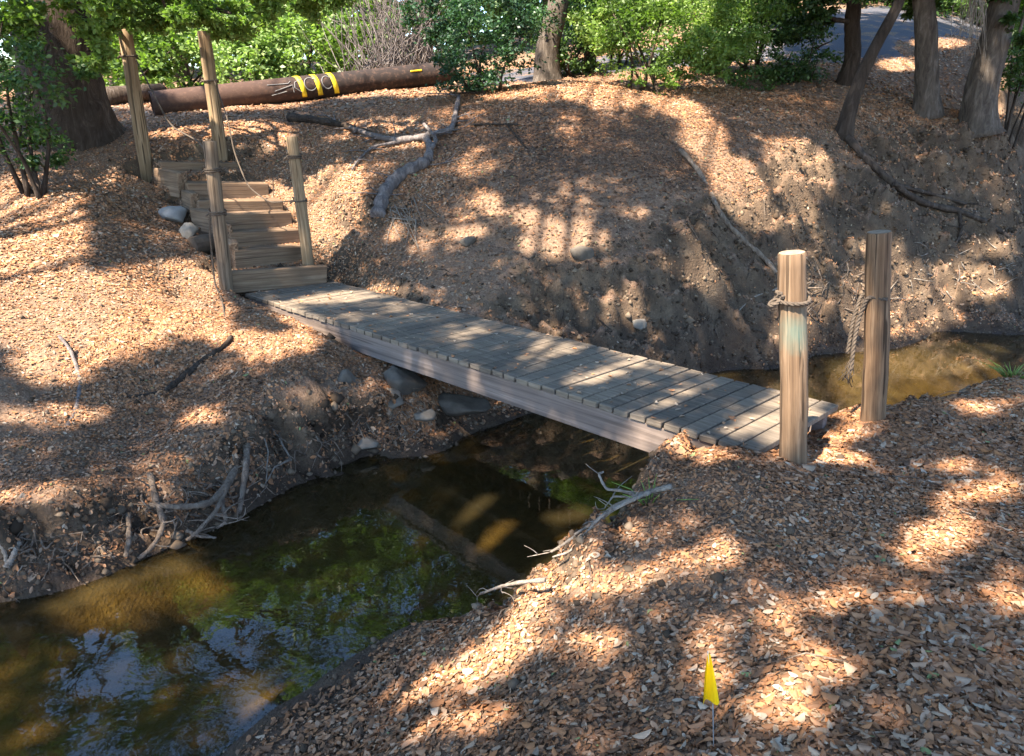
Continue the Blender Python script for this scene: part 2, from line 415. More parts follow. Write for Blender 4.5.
def m_litter():
    def f(nt):
        tn = attr_tone(nt)
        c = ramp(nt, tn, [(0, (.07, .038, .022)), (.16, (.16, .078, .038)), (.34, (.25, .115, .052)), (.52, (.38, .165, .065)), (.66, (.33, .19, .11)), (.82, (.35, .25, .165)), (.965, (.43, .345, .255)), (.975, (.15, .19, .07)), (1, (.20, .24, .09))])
        n = noise(nt, objco(nt), 40, 3)
        c = mixc(nt, maprange(nt, n.outputs[0], .4, .7, 0, .35), c, (.12, .075, .045))
        d = bsdf(nt, c, .7, None, spec=.3)
        return d
    return mat('litter', f)
def m_leaf(name, stops, trans=.35, rough=.45):
    def f(nt):
        c = ramp(nt, attr_tone(nt), stops)
        b = N(nt, 'ShaderNodeBsdfPrincipled'); nt.links.new(c, b.inputs['Base Color']); b.inputs['Roughness'].default_value = rough; b.inputs['Specular IOR Level'].default_value = .35
        tr = N(nt, 'ShaderNodeBsdfTranslucent')
        c2 = mixc(nt, 1.0, c, (1.0, 1.25, .45), 'MULTIPLY'); nt.links.new(c2, tr.inputs[0])
        mx = N(nt, 'ShaderNodeMixShader'); mx.inputs[0].default_value = trans
        nt.links.new(b.outputs[0], mx.inputs[1]); nt.links.new(tr.outputs[0], mx.inputs[2])
        return mx.outputs[0]
    return mat(name, f)
def m_bark(name, a, b, c_, scale=1.0):
    def f(nt):
        v = objco(nt, (9 * scale, 9 * scale, 2.2 * scale))
        n = noise(nt, v, 1.5, 7, .7, .8); n2 = noise(nt, objco(nt), 2.0, 4)
        c = ramp(nt, n.outputs[0], [(.3, a), (.52, b), (.75, c_)])
        c = mixc(nt, maprange(nt, n2.outputs[0], .45, .7, 0, .5), c, tuple(q * .6 for q in b))
        return bsdf(nt, c, .92, n.outputs[0], 1.0, .03, .1)
    return mat(name, f)
def m_water():
    def f(nt):
        v = objco(nt, (1, 1, 1))
        n = noise(nt, v, 5.5, 3, .5, .4); n2 = noise(nt, v, 1.3, 3, .5)
        amp = math_(nt, 'MULTIPLY', n.outputs[0], maprange(nt, n2.outputs[0], .35, .65, .25, 1.0))
        bp = N(nt, 'ShaderNodeBump'); bp.inputs['Strength'].default_value = .045; bp.inputs['Distance'].default_value = .05
        nt.links.new(amp, bp.inputs['Height'])
        g = N(nt, 'ShaderNodeBsdfGlossy'); g.inputs['Roughness'].default_value = .02; g.inputs[0].default_value = (1, 1, 1, 1)
        nt.links.new(bp.outputs[0], g.inputs['Normal'])
        tr = N(nt, 'ShaderNodeBsdfTransparent'); tr.inputs[0].default_value = (.66, .56, .33, 1)
        di = N(nt, 'ShaderNodeBsdfDiffuse'); di.inputs[0].default_value = (.055, .042, .018, 1)
        m0 = N(nt, 'ShaderNodeMixShader'); m0.inputs[0].default_value = .28
        nt.links.new(tr.outputs[0], m0.inputs[1]); nt.links.new(di.outputs[0], m0.inputs[2])
        fr = N(nt, 'ShaderNodeFresnel'); fr.inputs['IOR'].default_value = 1.46; nt.links.new(bp.outputs[0], fr.inputs['Normal'])
        mx = N(nt, 'ShaderNodeMixShader'); nt.links.new(fr.outputs[0], mx.inputs[0])
        nt.links.new(m0.outputs[0], mx.inputs[1]); nt.links.new(g.outputs[0], mx.inputs[2])
        return mx.outputs[0]
    return mat('water', f)
def plain(name, c, rough=.7, var=.3, scale=6, bumpd=.004, spec=.3):
    def f(nt):
        n = noise(nt, objco(nt), scale, 6, .65)
        cc = mixc(nt, maprange(nt, n.outputs[0], .35, .7, 0, 1), c, tuple(q * (1 - var) for q in c))
        return bsdf(nt, cc, rough, n.outputs[0], .6, bumpd, spec)
    return mat(name, f)

M = {}
M['ground'] = m_ground(); M['litter'] = m_litter(); M['water'] = m_water()
M['clod'] = mat('clod', lambda nt: bsdf(nt, ramp(nt, attr_tone(nt), [(0, (.035, .024, .016)), (.5, (.095, .066, .044)), (1, (.19, .138, .092))]), .95, None, spec=.1))
M['oak'] = m_leaf('oak_leaf', [(0, (.018, .035, .012)), (.5, (.045, .085, .025)), (1, (.09, .15, .04))])
M['fresh'] = m_leaf('fresh_leaf', [(0, (.05, .09, .02)), (.5, (.125, .20, .042)), (1, (.24, .32, .085))], .45)
M['pale'] = m_leaf('pale_leaf', [(0, (.09, .15, .045)), (.5, (.20, .29, .09)), (1, (.32, .40, .16))], .45)
M['mid'] = m_leaf('mid_leaf', [(0, (.025, .055, .018)), (.5, (.065, .12, .035)), (1, (.13, .20, .06))], .4)
M['deep'] = m_leaf('deep_leaf', [(0, (.015, .035, .02)), (.5, (.03, .075, .035)), (1, (.06, .13, .05))], .3)
M['bark'] = m_bark('bark', (.024, .017, .013), (.068, .05, .038), (.15, .12, .10))
M['bark_grey'] = m_bark('bark_grey', (.036, .028, .022), (.10, .08, .064), (.20, .168, .138))
M['bark_dark'] = m_bark('bark_dark', (.018, .013, .01), (.05, .037, .028), (.10, .075, .058))
M['deadwood'] = m_bark('deadwood', (.06, .05, .047), (.16, .135, .125), (.30, .26, .235), 1.6)
M['root'] = m_bark('root', (.07, .05, .04), (.20, .15, .11), (.36, .29, .23), 2.0)
M['twig'] = m_bark('twig', (.13, .10, .08), (.27, .225, .18), (.42, .37, .31), 2.0)
M['post'] = wood('post_wood', (.065, .036, .02), (.16, .096, .053), (.27, .178, .108))
def _paint(nt, c):
    v = objco(nt, (1, 1, 1)); s = N(nt, 'ShaderNodeVectorMath', operation='DISTANCE'); nt.links.new(v, s.inputs[0]); s.inputs[1].default_value = (-.005, -.062, .69)
    n = noise(nt, v, 14, 4)
    d = math_(nt, 'ADD', s.outputs['Value'], math_(nt, 'MULTIPLY', math_(nt, 'SUBTRACT', n.outputs[0], .5), .12))
    return mixc(nt, maprange(nt, d, .02, .12, .45, 0), c, (.075, .165, .14))
M['post_paint'] = wood('post_wood_painted', (.07, .042, .024), (.165, .103, .06), (.27, .185, .118), stain=_paint)
M['endgrain'] = plain('end_grain', (.30, .22, .15), .9, .5, 25)
M['peeled'] = wood('peeled_pole', (.10, .062, .034), (.26, .175, .098), (.40, .295, .185))
M['far_post'] = wood('weathered_post', (.065, .045, .03), (.17, .12, .078), (.29, .21, .14))
def m_deck():
    def f(nt):
        tn = attr_tone(nt)
        n1 = noise(nt, objco(nt, (2.2, 26, 26)), 1.6, 6, .65, .5)
        n3 = noise(nt, objco(nt), 2.0, 4)
        c = ramp(nt, n1.outputs[0], [(.3, (.035, .027, .02)), (.5, (.145, .113, .083)), (.7, (.29, .235, .175))])
        c = mixc(nt, .42, c, ramp(nt, tn, [(0, (.075, .056, .039)), (.5, (.15, .113, .08)), (1, (.25, .19, .13))]))
        c = mixc(nt, maprange(nt, n3.outputs[0], .48, .72, 0, .5), c, (.10, .088, .075))
        return bsdf(nt, c, .8, n1.outputs[0], .6, .004, .25)
    return mat('deck_wood', f)
M['deck'] = m_deck()
M['beam'] = wood('beam_wood', (.085, .064, .052), (.19, .145, .12), (.30, .235, .195), axis=0, scale=.5)
M['riser'] = wood('riser_wood', (.075, .045, .028), (.20, .13, .08), (.33, .235, .155), axis=0, scale=.7, bumpd=.01)
M['rope'] = plain('rope', (.10, .075, .055), .95, .5, 60, .004)
def m_pipe():
    def f(nt):
        v = objco(nt); d = N(nt, 'ShaderNodeVectorMath', operation='LENGTH'); nt.links.new(v, d.inputs[0])
        n = noise(nt, v, 2.4, 7, .7); n2 = noise(nt, v, 14, 6, .7)
        near = math_(nt, 'ADD', d.outputs['Value'], math_(nt, 'MULTIPLY', math_(nt, 'SUBTRACT', n.outputs[0], .5), 2.2))
        c = mixc(nt, maprange(nt, near, 1.6, 2.6), (.062, .035, .026), (.024, .017, .015))
        c = mixc(nt, maprange(nt, n2.outputs[0], .5, .68, 0, .55), c, (.13, .075, .052))
        c = mixc(nt, maprange(nt, n.outputs[0], .58, .72, 0, .6), c, (.02, .015, .013))
        return bsdf(nt, c, .8, n2.outputs[0], .6, .008, .2)
    return mat('rusty_pipe', f)
M['steel'] = m_pipe()
M['rust'] = plain('raw_rust', (.24, .12, .075), .8, .4, 5)
M['yellow'] = plain('yellow_paint', (.80, .58, .03), .5, .12, 20)
M['chalk'] = plain('white_paint', (.19, .18, .175), .8, .35, 18)
M['stone'] = plain('stone', (.13, .105, .08), .9, .45, 9, .012)
M['pale_stone'] = plain('pale_stone', (.22, .185, .145), .9, .3, 9, .01)
M['concrete'] = plain('concrete', (.24, .22, .20), .9, .3, 14, .01)
M['road'] = mat('road', lambda nt: bsdf(nt, mixc(nt, maprange(nt, noise(nt, objco(nt), 2.2, 7, .7).outputs[0], .52, .62, 0, .8), (.062, .063, .075), ramp(nt, noise(nt, objco(nt), 45, 3).outputs[0], [(.35, (.09, .055, .035)), (.6, (.26, .165, .10))])), .9, noise(nt, objco(nt), 30, 4).outputs[0], .6, .02))
M['flag'] = plain('flag_plastic', (.66, .42, .004), .45, .06, 20, .001)
M['wire'] = plain('wire', (.25, .25, .25), .4, .1, 20)
M['log'] = plain('log_end', (.11, .075, .05), .9, .5, 12, .01)

# ------------------------------------------------------------------ setting
def grid_obj(name, VX, VY, VZ, m):
    nx, ny = VX.shape
    V = np.stack([VX, VY, VZ], -1).reshape(-1, 3).astype(np.float32)
    i, j = np.meshgrid(np.arange(nx - 1), np.arange(ny - 1), indexing='ij')
    a = (i * ny + j).ravel()
    q = np.stack([a, a + ny, a + ny + 1, a + 1], 1).ravel().astype(np.int32)
    me = bpy.data.meshes.new(name)
    me.vertices.add(len(V)); me.vertices.foreach_set('co', V.ravel())
    me.loops.add(len(q)); me.loops.foreach_set('vertex_index', q)
    n = len(q) // 4
    me.polygons.add(n); me.polygons.foreach_set('loop_start', (np.arange(n) * 4).astype(np.int32))
    me.update(calc_edges=True); me.polygons.foreach_set('use_smooth', [True] * n)
    me.materials.append(m)
    o = bpy.data.objects.new(name, me); col.objects.link(o); return o
g = grid_obj('ground', VX2, VY2, H, M['ground']); g['kind'] = 'structure'
wx, wy = np.meshgrid(np.linspace(-34, 34, 3), np.linspace(-30, 38, 3), indexing='ij')
w_ = grid_obj('water', wx, wy, np.zeros_like(wx), M['water']); w_['kind'] = 'structure'
# road across the slope at the back right
rp = np.array([(-1.0, 15.6), (2.0, 15.9), (4.5, 16.6), (6.5, 17.8), (8.6, 19.4), (11, 21.2), (14, 23.2), (18, 26), (24, 30)])
tt = np.linspace(0, len(rp) - 1, 80)
rc = np.stack([np.interp(tt, np.arange(len(rp)), rp[:, k]) for k in (0, 1)], 1)
for _ in range(20): rc[1:-1] = (rc[:-2] + rc[1:-1] * 2 + rc[2:]) / 4
tg = np.gradient(rc, axis=0); tg /= np.linalg.norm(tg, axis=1)[:, None]
nn = np.stack([-tg[:, 1], tg[:, 0]], 1)
ws = np.linspace(-1.9, 1.9, 15)
wv_ = (1.0 + .35 * fbm(np.arange(80) * .45, np.zeros(80), 3, 44))[:, None]
RX = rc[:, None, 0] + nn[:, None, 0] * ws * wv_; RY = rc[:, None, 1] + nn[:, None, 1] * ws * wv_
RZ = hgt(RX.ravel(), RY.ravel()).reshape(RX.shape) + .03 - .05 * (np.abs(ws)[None, :] > 1.7)
r_ = grid_obj('road', RX, RY, RZ, M['road']); r_['kind'] = 'structure'

# ------------------------------------------------------------------ bridge
DN = np.array([1.2693, 3.4862, CZ - 1.5331]); DF = np.array([-2.7008, 7.3185, CZ - 1.6920])
dl = DF - DN; BL = np.linalg.norm(dl); dx = dl / BL
dw = np.array([math.sin(2.3738), -math.cos(2.3738), 0.0]); dw = -dw if dw[0] < 0 else dw
dz = np.cross(dw, dx); dz = dz if dz[2] > 0 else -dz
bridge = empty('footbridge', tuple(DN), 'narrow weathered plank footbridge spanning the creek', 'footbridge')
BM = Matrix((dx.tolist(), (-dw).tolist(), dz.tolist())).transposed().to_4x4(); bridge.rotation_euler = BM.to_euler()
mb = MB(); tones = []
NP = 48; pw = BL / NP
for i in range(NP):
    j1, j2 = random.uniform(-.004, .004), random.uniform(-.005, .005)
    zz = random.uniform(-.003, .003)
    nf = len(mb.f)
    mb.box((i * pw + .004, -1.015 + j1, -.038 + zz), (pw - random.uniform(.010, .017), random.uniform(-.004, .004), 0), (0, 1.03 + j2 * .6, 0), (0, 0, .038), .0015, .004)
    tones += [random.random()] * (len(mb.f) - nf)
deck = mb.build('deck', M['deck'], bridge, False)
a_ = deck.data.attributes.new('tone', 'FLOAT', 'FACE'); a_.data.foreach_set('value', np.array(tones, np.float32))
mb = MB()
for i in range(NP):
    for yy in (-.03, -.965, -.50):
        for xx in (.3, .7):
            c = np.array([i * pw + pw * xx + random.uniform(-.008, .008), yy + random.uniform(-.008, .008), .0035]); V = [c + (0, 0, .001)] + [c + (.0045 * math.cos(a), .0045 * math.sin(a), 0) for a in np.linspace(0, 5.236, 6)]
            mb.add(V, [(0, k, k % 6 + 1) for k in range(1, 7)])
tag(mb.build('nail_heads', M['log'], bridge, False), kind='stuff')
for y0 in (-.05, -.995):
    mb = MB(); mb.box((-.02 if y0 > -.5 else .05, y0, -.215), (BL - .03, 0, 0), (0, .05, 0), (0, 0, .175), .001, .005); mb.build('side_beam', M['beam'], bridge, False)
mb = MB(); mb.box((BL * .28, -.42, -.30), (BL * .75, 0, 0), (0, .12, 0), (0, 0, .22), .002, .006); mb.build('support_beam', M['riser'], bridge, False)
# ------------------------------------------------------------------ posts
def rope_pts(pts, n=40, sag=0.0):
    pts = np.asarray(pts, float); t = np.linspace(0, len(pts) - 1, n)
    q = np.stack([np.interp(t, np.arange(len(pts)), pts[:, k]) for k in range(3)], 1)
    for _ in range(6): q[1:-1] = (q[:-2] + 2 * q[1:-1] + q[2:]) / 4
    s = t / (len(pts) - 1); q[:, 2] -= sag * 4 * s * (1 - s); return q
def rope_mb(mb, pts, r):
    """three strand laid rope along a polyline"""
    q = np.asarray(pts); L = np.concatenate([[0], np.cumsum(np.linalg.norm(np.diff(q, axis=0), axis=1))])
    n = max(8, int(L[-1] / (r * 1.1))); l2 = np.linspace(0, L[-1], n)
    q = np.stack([np.interp(l2, L, q[:, k]) for k in range(3)], 1)
    T = np.gradient(q, axis=0); T /= np.linalg.norm(T, axis=1)[:, None] + 1e-9
    u = np.cross(T, [.13, .31, .94]); u /= np.linalg.norm(u, axis=1)[:, None] + 1e-9; w = np.cross(T, u)
    for k in range(3):
        ph = l2 / (r * 7) * 2 * math.pi + k * 2.094
        mb.tube(q + (u * np.cos(ph)[:, None] + w * np.sin(ph)[:, None]) * r * .52, r * .56, 5)
def post(name, base, top, r, m, label, cat='post', ties=(), group=None, flat_top=True, rope_r=.011):
    base = np.asarray(base, float); top = np.asarray(top, float)
    o = empty(name, tuple(base), label, cat, group)
    d = top - base; n = 22
    t = np.linspace(-.16, 1, n); P = d[None] * t[:, None]
    P[:, 0] += .004 * np.sin(t * 5); P[:, 1] += .004 * np.cos(t * 7)
    R = r * (1.03 - .06 * t) * (1 + .02 * np.sin(t * 23 + base[0]))
    P = np.vstack([P, P[-1:] + d[None] / np.linalg.norm(d) * .006]); R = np.append(R, R[-1] * .93)
    mb = MB(); st = random.getstate(); mb.tube(P, R, 22, False, .025); vv = mb.v[0][-22:].copy()
    qr = Vector((0, 0, 1)).rotation_difference(Vector((d / np.linalg.norm(d)).tolist())); mb.v[0] = mb.v[0] @ np.array(qr.to_matrix())
    pl_ = mb.build('pole', m, o, True); pl_.rotation_mode = 'QUATERNION'; pl_.rotation_quaternion = qr
    mb = MB(); mb.add(np.vstack([vv + d[None] / np.linalg.norm(d) * .001, vv[:1] * 0 + vv.mean(0) + d / np.linalg.norm(d) * .004]), [(k, (k + 1) % 22, 22) for k in range(22)]); mb.build('cut_end', M['endgrain'], o, False)
    for (f_, turns) in ties:
        mb = MB(); k = np.linspace(0, turns * 2 * math.pi, int(turns * 24))
        e1 = np.array([1.0, 0, 0]); e2 = np.array([0, 1.0, 0])
        q = d[None] * f_ + (e1 * np.cos(k)[:, None] + e2 * np.sin(k)[:, None]) * (r * 1.02 + rope_r * .8)
        q[:, 2] += np.linspace(-turns * rope_r * 1.1, turns * rope_r * 1.1, len(k)) + .008 * np.sin(k)
        rope_mb(mb, q, rope_r)
        kn = d * f_ + np.array([-r - rope_r, -r * .3, 0])
        ks = np.linspace(0, 9, 16); rope_mb(mb, kn + np.stack([.022 * np.sin(ks) - .012, .018 * np.cos(ks), .03 * np.cos(ks * .7)], 1), rope_r)
        mb.build('rope_tie', M['rope'], o)
    return o
def vtop(base, px, py):
    """where the sight line px,py passes nearest the vertical through base"""
    d = ray(px, py); t = base[1] / d[1]; return CAM + d * t
bC = hit(793, 462); bD = hit(873, 421)
tC = vtop(bC, 793, 254); tD = vtop(bD, 880, 233)
post('post', bC, tC, .064, M['post_paint'], 'near wooden post with faint turquoise paint and a rope tied round it', ties=((.80, 1.6),))
pD = post('post', bD, tD, .068, M['post'], 'taller wooden post with a thick frayed rope hanging down its left side', ties=())
# loose rope hung on it
mb = MB(); s_ = bD + (tD - bD) * .66
q = rope_pts([s_ + np.array([.02, -.07, .02]), s_ + np.array([-.075, -.03, .03]), s_ + np.array([-.085, .0, -.1]), s_ + np.array([-.09, .0, -.25]), s_ + np.array([-.08, -.01, -.42])])
rope_mb(mb, q, .013)
q = rope_pts([s_ + np.array([.0, .075, .03]), s_ + np.array([-.08, .04, .02]), s_ + np.array([-.105, .03, -.14]), s_ + np.array([-.10, .03, -.33])])
rope_mb(mb, q, .012)
for k in range(14):
    e = s_ + np.array([-.085 + random.uniform(-.02, .02), random.uniform(-.02, .02), -.40 + random.uniform(-.03, .05)])
    mb.tube([e, e + np.array([random.uniform(-.03, .02), 0, -.05]), e + np.array([random.uniform(-.05, .03), 0, -.11])], .0025, 4)
o = mb.build('hanging_rope', M['rope'], None, loc=tuple(s_)); tag(o, 'thick twisted rope with a frayed end hanging beside the taller post', 'rope')
# posts at the stair foot and poles at the stair head
bA = at(226, 284, Y=7.25); bA[2] = min(bA[2], g1(bA[0], bA[1]) + .03); tA = vtop(bA, 210, 142)
bB = at(307, 254, Y=8.05); tB = vtop(bB, 292, 137)
post('post', bA, tA, .064, M['far_post'], 'dark weathered post at the left foot of the timber steps with rope wound round it', ties=((.83, 2.2), (.56, 2.2)), rope_r=.009)
post('post', bB, tB, .060, M['peeled'], 'pale tan post at the right side of the timber steps with two rope rings', ties=((.84, 2.2), (.47, 1.3)), rope_r=.009)
b1 = hit(146, 169); t1 = vtop(b1, 125, 30); b2 = hit(221, 156); t2 = vtop(b2, 204, 32)
post('post', b1, t1, .080, M['peeled'], 'tall peeled pole left of the stair head nearest the big oak', ties=((.82, 1.4),))
post('post', b2, t2, .080, M['peeled'], 'tall peeled pole at the right of the stair head in front of the black pipe', ties=((.62, 1.4),))
def rope(pts, r, label, sag=0.0):
    mb = MB(); q = rope_pts(pts, 50, sag); rope_mb(mb, q, r); o = mb.build('rope', M['rope'], None, loc=tuple(q[0])); return tag(o, label, 'rope')
dA = tA - bA; dB = tB - bB; d1 = t1 - b1; d2 = t2 - b2
rope([b1 + d1 * .8 + (.09, -.03, 0), at(166, 118, Y=8.7), at(174, 128, Y=8.6), at(200, 142, Y=8.0), bA + dA * .86 + (-.02, .07, 0)], .009, 'rope handrail drooping from the tall left pole to the dark weathered post')
rope([b2 + d2 * .62 + (.07, -.06, 0), at(228, 120, Y=9.2), at(234, 152, Y=9.0), at(248, 187, Y=8.4), at(270, 203, Y=8.1), bB + dB * .47 + (-.06, -.02, 0)], .008, 'slack rope handrail hanging over the right side of the timber steps')
rope([bA + dA * .55 + (-.06, -.05, 0), bA + dA * .45 + (-.075, -.06, 0), bA + dA * .1 + (-.08, -.07, 0), hit(222, 300, .01), hit(225, 318, .01)], .009, 'loose rope trailing down the dark weathered post to the ground')

# ------------------------------------------------------------------ stairs
stairs = empty('timber_stairs', tuple(at(280, 285, Y=7.4)), 'steep earth stairs edged with rough timber risers climbing from the bridge end', 'stairs')
so = np.array(stairs.location)
for k, (a, b, ya, yb, hp, dep) in enumerate(ris):
    A_ = at(*a, Y=ya); B_ = at(*b, Y=yb)
    zt = (A_[2] + B_[2]) / 2; A_[2] = zt + .01; B_[2] = zt - .01
    ex = B_ - A_; hh = hp / 745 * np.linalg.norm(A_ - CAM)
    ey = np.array([-ex[1], ex[0], 0]); ey = ey / np.linalg.norm(ey) * dep
    mb = MB(); o3 = A_ - np.array([0, 0, hh + .03]) 
    L = np.linalg.norm(ex); X_ = ex / L
    mb.box((0, 0, 0), (L, 0, 0), (0, dep, 0), (0, 0, hh + .03), .008, .012)
    q = mb.build('step', M['riser'], stairs, False)
    q.matrix_parent_inverse = Matrix.Identity(4)
    Yv = ey / np.linalg.norm(ey); Zv = np.cross(X_, Yv)
    mm = Matrix((X_.tolist(), Yv.tolist(), Zv.tolist())).transposed().to_4x4(); mm.translation = Vector((o3 - so).tolist())
    q.matrix_local = mm
for k in range(2, 7):
    A_ = at(*ris[k - 1][0], Y=ris[k - 1][2]); B_ = at(*ris[k][0], Y=ris[k][2]); zt = B_[2] - .03
    ex = B_ - A_; ex[2] = 0; A_ = A_ + ex * .12 ; L = np.linalg.norm(ex) * 1.0; X_ = ex / np.linalg.norm(ex); Yv = np.array([-X_[1], X_[0], 0]); Zv = np.array([0, 0, 1.0])
    mb = MB(); mb.box((0, 0, -.30), (L, 0, 0), (0, .11, 0), (0, 0, .30), .012, .012); q = mb.build('side_timber', M['riser'], stairs, False)
    mm = Matrix((X_.tolist(), Yv.tolist(), Zv.tolist())).transposed().to_4x4(); mm.translation = Vector((np.array([A_[0], A_[1], zt]) - so - Yv * .05).tolist()); q.matrix_local = mm

# ------------------------------------------------------------------ stones
def rock(name, p, size, m, label, cat='stone', seed=0, flat=1.0, group=None, sink=.25, rot=0.0, facet=15):
    r = np.random.default_rng(seed); nu, nv = 30, 18
    V = []; F_ = []
    pl = r.normal(size=(facet, 3)); pl /= np.linalg.norm(pl, axis=1)[:, None]; pd = r.uniform(.45 if facet < 12 else .55, .9, facet)
    for i in range(nv + 1):
        for j in range(nu):
            th = math.pi * i / nv; ph = 2 * math.pi * j / nu
            d = np.array([math.sin(th) * math.cos(ph), math.sin(th) * math.sin(ph), math.cos(th)])
            k = pl @ d; rad = min(1.0, float(np.min(np.where(k > .05, pd / np.maximum(k, .05), 9))))
            rad *= 1 + .10 * float(fbm(d[0] * 3 + seed, d[1] * 3 + d[2] * 3, 3))
            q = d * rad * np.array(size) * np.array([1, 1, flat])
            V.append((q[0] * math.cos(rot) - q[1] * math.sin(rot), q[0] * math.sin(rot) + q[1] * math.cos(rot), q[2]))
    for i in range(nv):
        for j in range(nu): F_.append((i * nu + j, (i + 1) * nu + j, (i + 1) * nu + (j + 1) % nu, i * nu + (j + 1) % nu))
    mb = MB(); mb.add(V, F_); o = mb.build(name, m, None, True); o.location = tuple(np.asarray(p) + np.array([0, 0, size[2] * flat * (1 - 2 * sink)]))
    return tag(o, label, cat, group)
rock('concrete_chunk', hit(176, 222), (.20, .15, .17), M['concrete'], 'broken grey concrete chunk with a pale flat top beside the timber steps', 'concrete chunk', 3, facet=8, flat=.7)
rock('stone', hit(189, 238), (.11, .10, .11), M['pale_stone'], 'rounded cream stone beside the timber steps', seed=5)
rock('stone', hit(391, 405), (.115, .10, .10), M['pale_stone'], 'bright white stone on the eroded bank under the bridge', seed=8)
rock('stone', hit(425, 420), (.09, .08, .07), M['pale_stone'], 'small pale stone just above the waterline under the bridge', seed=9)
rock('stone', hit(402, 392), (.22, .17, .15), M['stone'], 'grey boulder tucked behind the bright white stone under the bridge', seed=11)
rock('stone', hit(452, 408), (.40, .20, .09), M['stone'], 'long flat grey slab lying by the water under the bridge', seed=12, rot=-.3)
rock('stone', hit(347, 392), (.10, .09, .12), M['stone'], 'brown stone stuck in the undercut bank below the bridge', seed=13)
rock('stone', hit(366, 447), (.10, .08, .06), M['pale_stone'], 'pale stone at the water edge below the undercut bank', seed=14)
rock('stone', hit(295, 425), (.07, .06, .06), M['pale_stone'], 'small tan stone among roots left of the bridge undercut', seed=15)
rock('stone', hit(583, 257), (.13, .11, .09), M['stone'], 'angular brown rock poking out of the sunlit dirt wall', seed=16)
rock('stone', hit(468, 245), (.10, .09, .08), M['stone'], 'grey rock half buried in the slope above the bridge', seed=17)
rock('stone', hit(640, 327), (.09, .07, .07), M['pale_stone'], 'light rock at the foot of the dirt wall behind the bridge', seed=18)
# short log lying beside the steps
c0 = hit(204, 252); mb = MB(); mb.tube([c0 + (-.08, -.10, .07), c0 + (0, .02, .08), c0 + (.12, .2, .08)], [.10, .105, .10], 14, True, .06)
tag(mb.build('log', M['log'], None, False, loc=tuple(c0)), 'short dark log end beside the foot of the timber steps', 'log')

# ------------------------------------------------------------------ pipe
pL = at(152, 106, Y=12.6); pR = at(452, 76, Y=15.2)
pL[2] = g1(pL[0], pL[1]) + .19; pR[2] = g1(pR[0], pR[1]) + .17
pipe = empty('steel_pipe', tuple(pL), 'long rusty dark steel pipe with three yellow bands lying across the bank top', 'pipe')
pd_ = pR - pL; PLn = np.linalg.norm(pd_); pdx = pd_ / PLn
PR = .20
def ring_tube(mb, p0, p1, r0, r1, seg=28, inner=None):
    n = 24; t = np.linspace(0, 1, n)[:, None]; mb.tube(p0 + (p1 - p0) * t, np.linspace(r0, r1, n), seg, False)
mb = MB(); ring_tube(mb, np.zeros(3), pd_, PR, PR * 1.02); ring_tube(mb, pd_, np.zeros(3), PR * .93, PR * .93)
for pp in (np.zeros(3), pd_):
    a = np.cross(pdx, [0, 0, 1.0]); a /= np.linalg.norm(a); b = np.cross(a, pdx)
    V = []; F_ = []
    for k in range(28):
        t = 2 * math.pi * k / 28; d = a * math.cos(t) + b * math.sin(t); V += [pp + d * PR * 1.005, pp + d * PR * .93]
    F_ = [(2 * k, 2 * k + 1, (2 * k + 3) % 56, (2 * k + 2) % 56) for k in range(28)]; mb.add(V, F_)
mb.build('pipe_wall', M['steel'], pipe)
def pipe_at(px):
    best = min(np.linspace(0, 1, 400), key=lambda t: abs(float(proj((pL + pd_ * t)[None])[0][0]) - px)); return best
a = np.cross(pdx, [0, 0, 1.0]); a /= np.linalg.norm(a); b = np.cross(a, pdx)
if a[1] > 0: a = -a
def on_pipe(t, ang, r=1.03):
    return pd_ * t + (a * math.cos(ang) + b * math.sin(ang)) * PR * r
for px in (300, 316, 332):
    t0 = pipe_at(px); mb = MB(); V = []; n = 14; hw = .042 / PLn
    for k in range(n):
        an = -.75 + 2.5 * k / (n - 1); sl = (an) * .028 / PLn * -1
        V += [on_pipe(t0 - hw + sl, an, 1.035), on_pipe(t0 + hw + sl, an, 1.035), on_pipe(t0 - hw + sl, an, 1.02), on_pipe(t0 + hw + sl, an, 1.02)]
    F_ = []
    for k in range(n - 1):
        q = 4 * k; F_ += [(q, q + 1, q + 5, q + 4), (q + 2, q + 6, q + 7, q + 3), (q, q + 4, q + 6, q + 2), (q + 1, q + 3, q + 7, q + 5)]
    F_ += [(0, 2, 3, 1), (4 * n - 4, 4 * n - 3, 4 * n - 1, 4 * n - 2)]
    mb.add(V, F_); mb.build('yellow_band', M['yellow'], pipe)
def stroke(pts, w=.012):
    w *= .6
    mb = MB(); P = np.array([on_pipe(t_, a_, 1.03) for t_, a_ in pts]); t = np.linspace(0, len(P) - 1, 30)
    mb.tube(np.stack([np.interp(t, np.arange(len(P)), P[:, k]) for k in range(3)], 1), w, 5); return mb
t_ = pipe_at(413); u = 1 / PLn
mb = stroke([(t_ - .11 * u, .45), (t_ + .11 * u, .45)], .028); mb.build('yellow_mark', M['yellow'], pipe)
t_ = pipe_at(284); mb = stroke([(t_ - .30 * u, .55), (t_ + .05 * u, .5), (t_ + .10 * u, .7)], .014)
for s2 in ([(t_ - .20 * u, .0), (t_ + .12 * u, .35), (t_ + .12 * u, -.25)], [(t_ - .26 * u, -.3), (t_ + .0 * u, -.1)]):
    q = stroke(s2, .014); mb.add(q.v[0], q.f)
tc = pipe_at(297); q = stroke([(tc + .08 * u, .8), (tc - .06 * u, .55), (tc - .08 * u, .1), (tc + .03 * u, -.3)], .014); mb.add(q.v[0], q.f)
for px, rr in ((308, .13), (325, .11)):
    tc = pipe_at(px); q = stroke([(tc + rr * u * math.cos(s) * .8, .3 + .55 * math.sin(s)) for s in np.linspace(.6, 5.6, 12)], .016); mb.add(q.v[0], q.f)
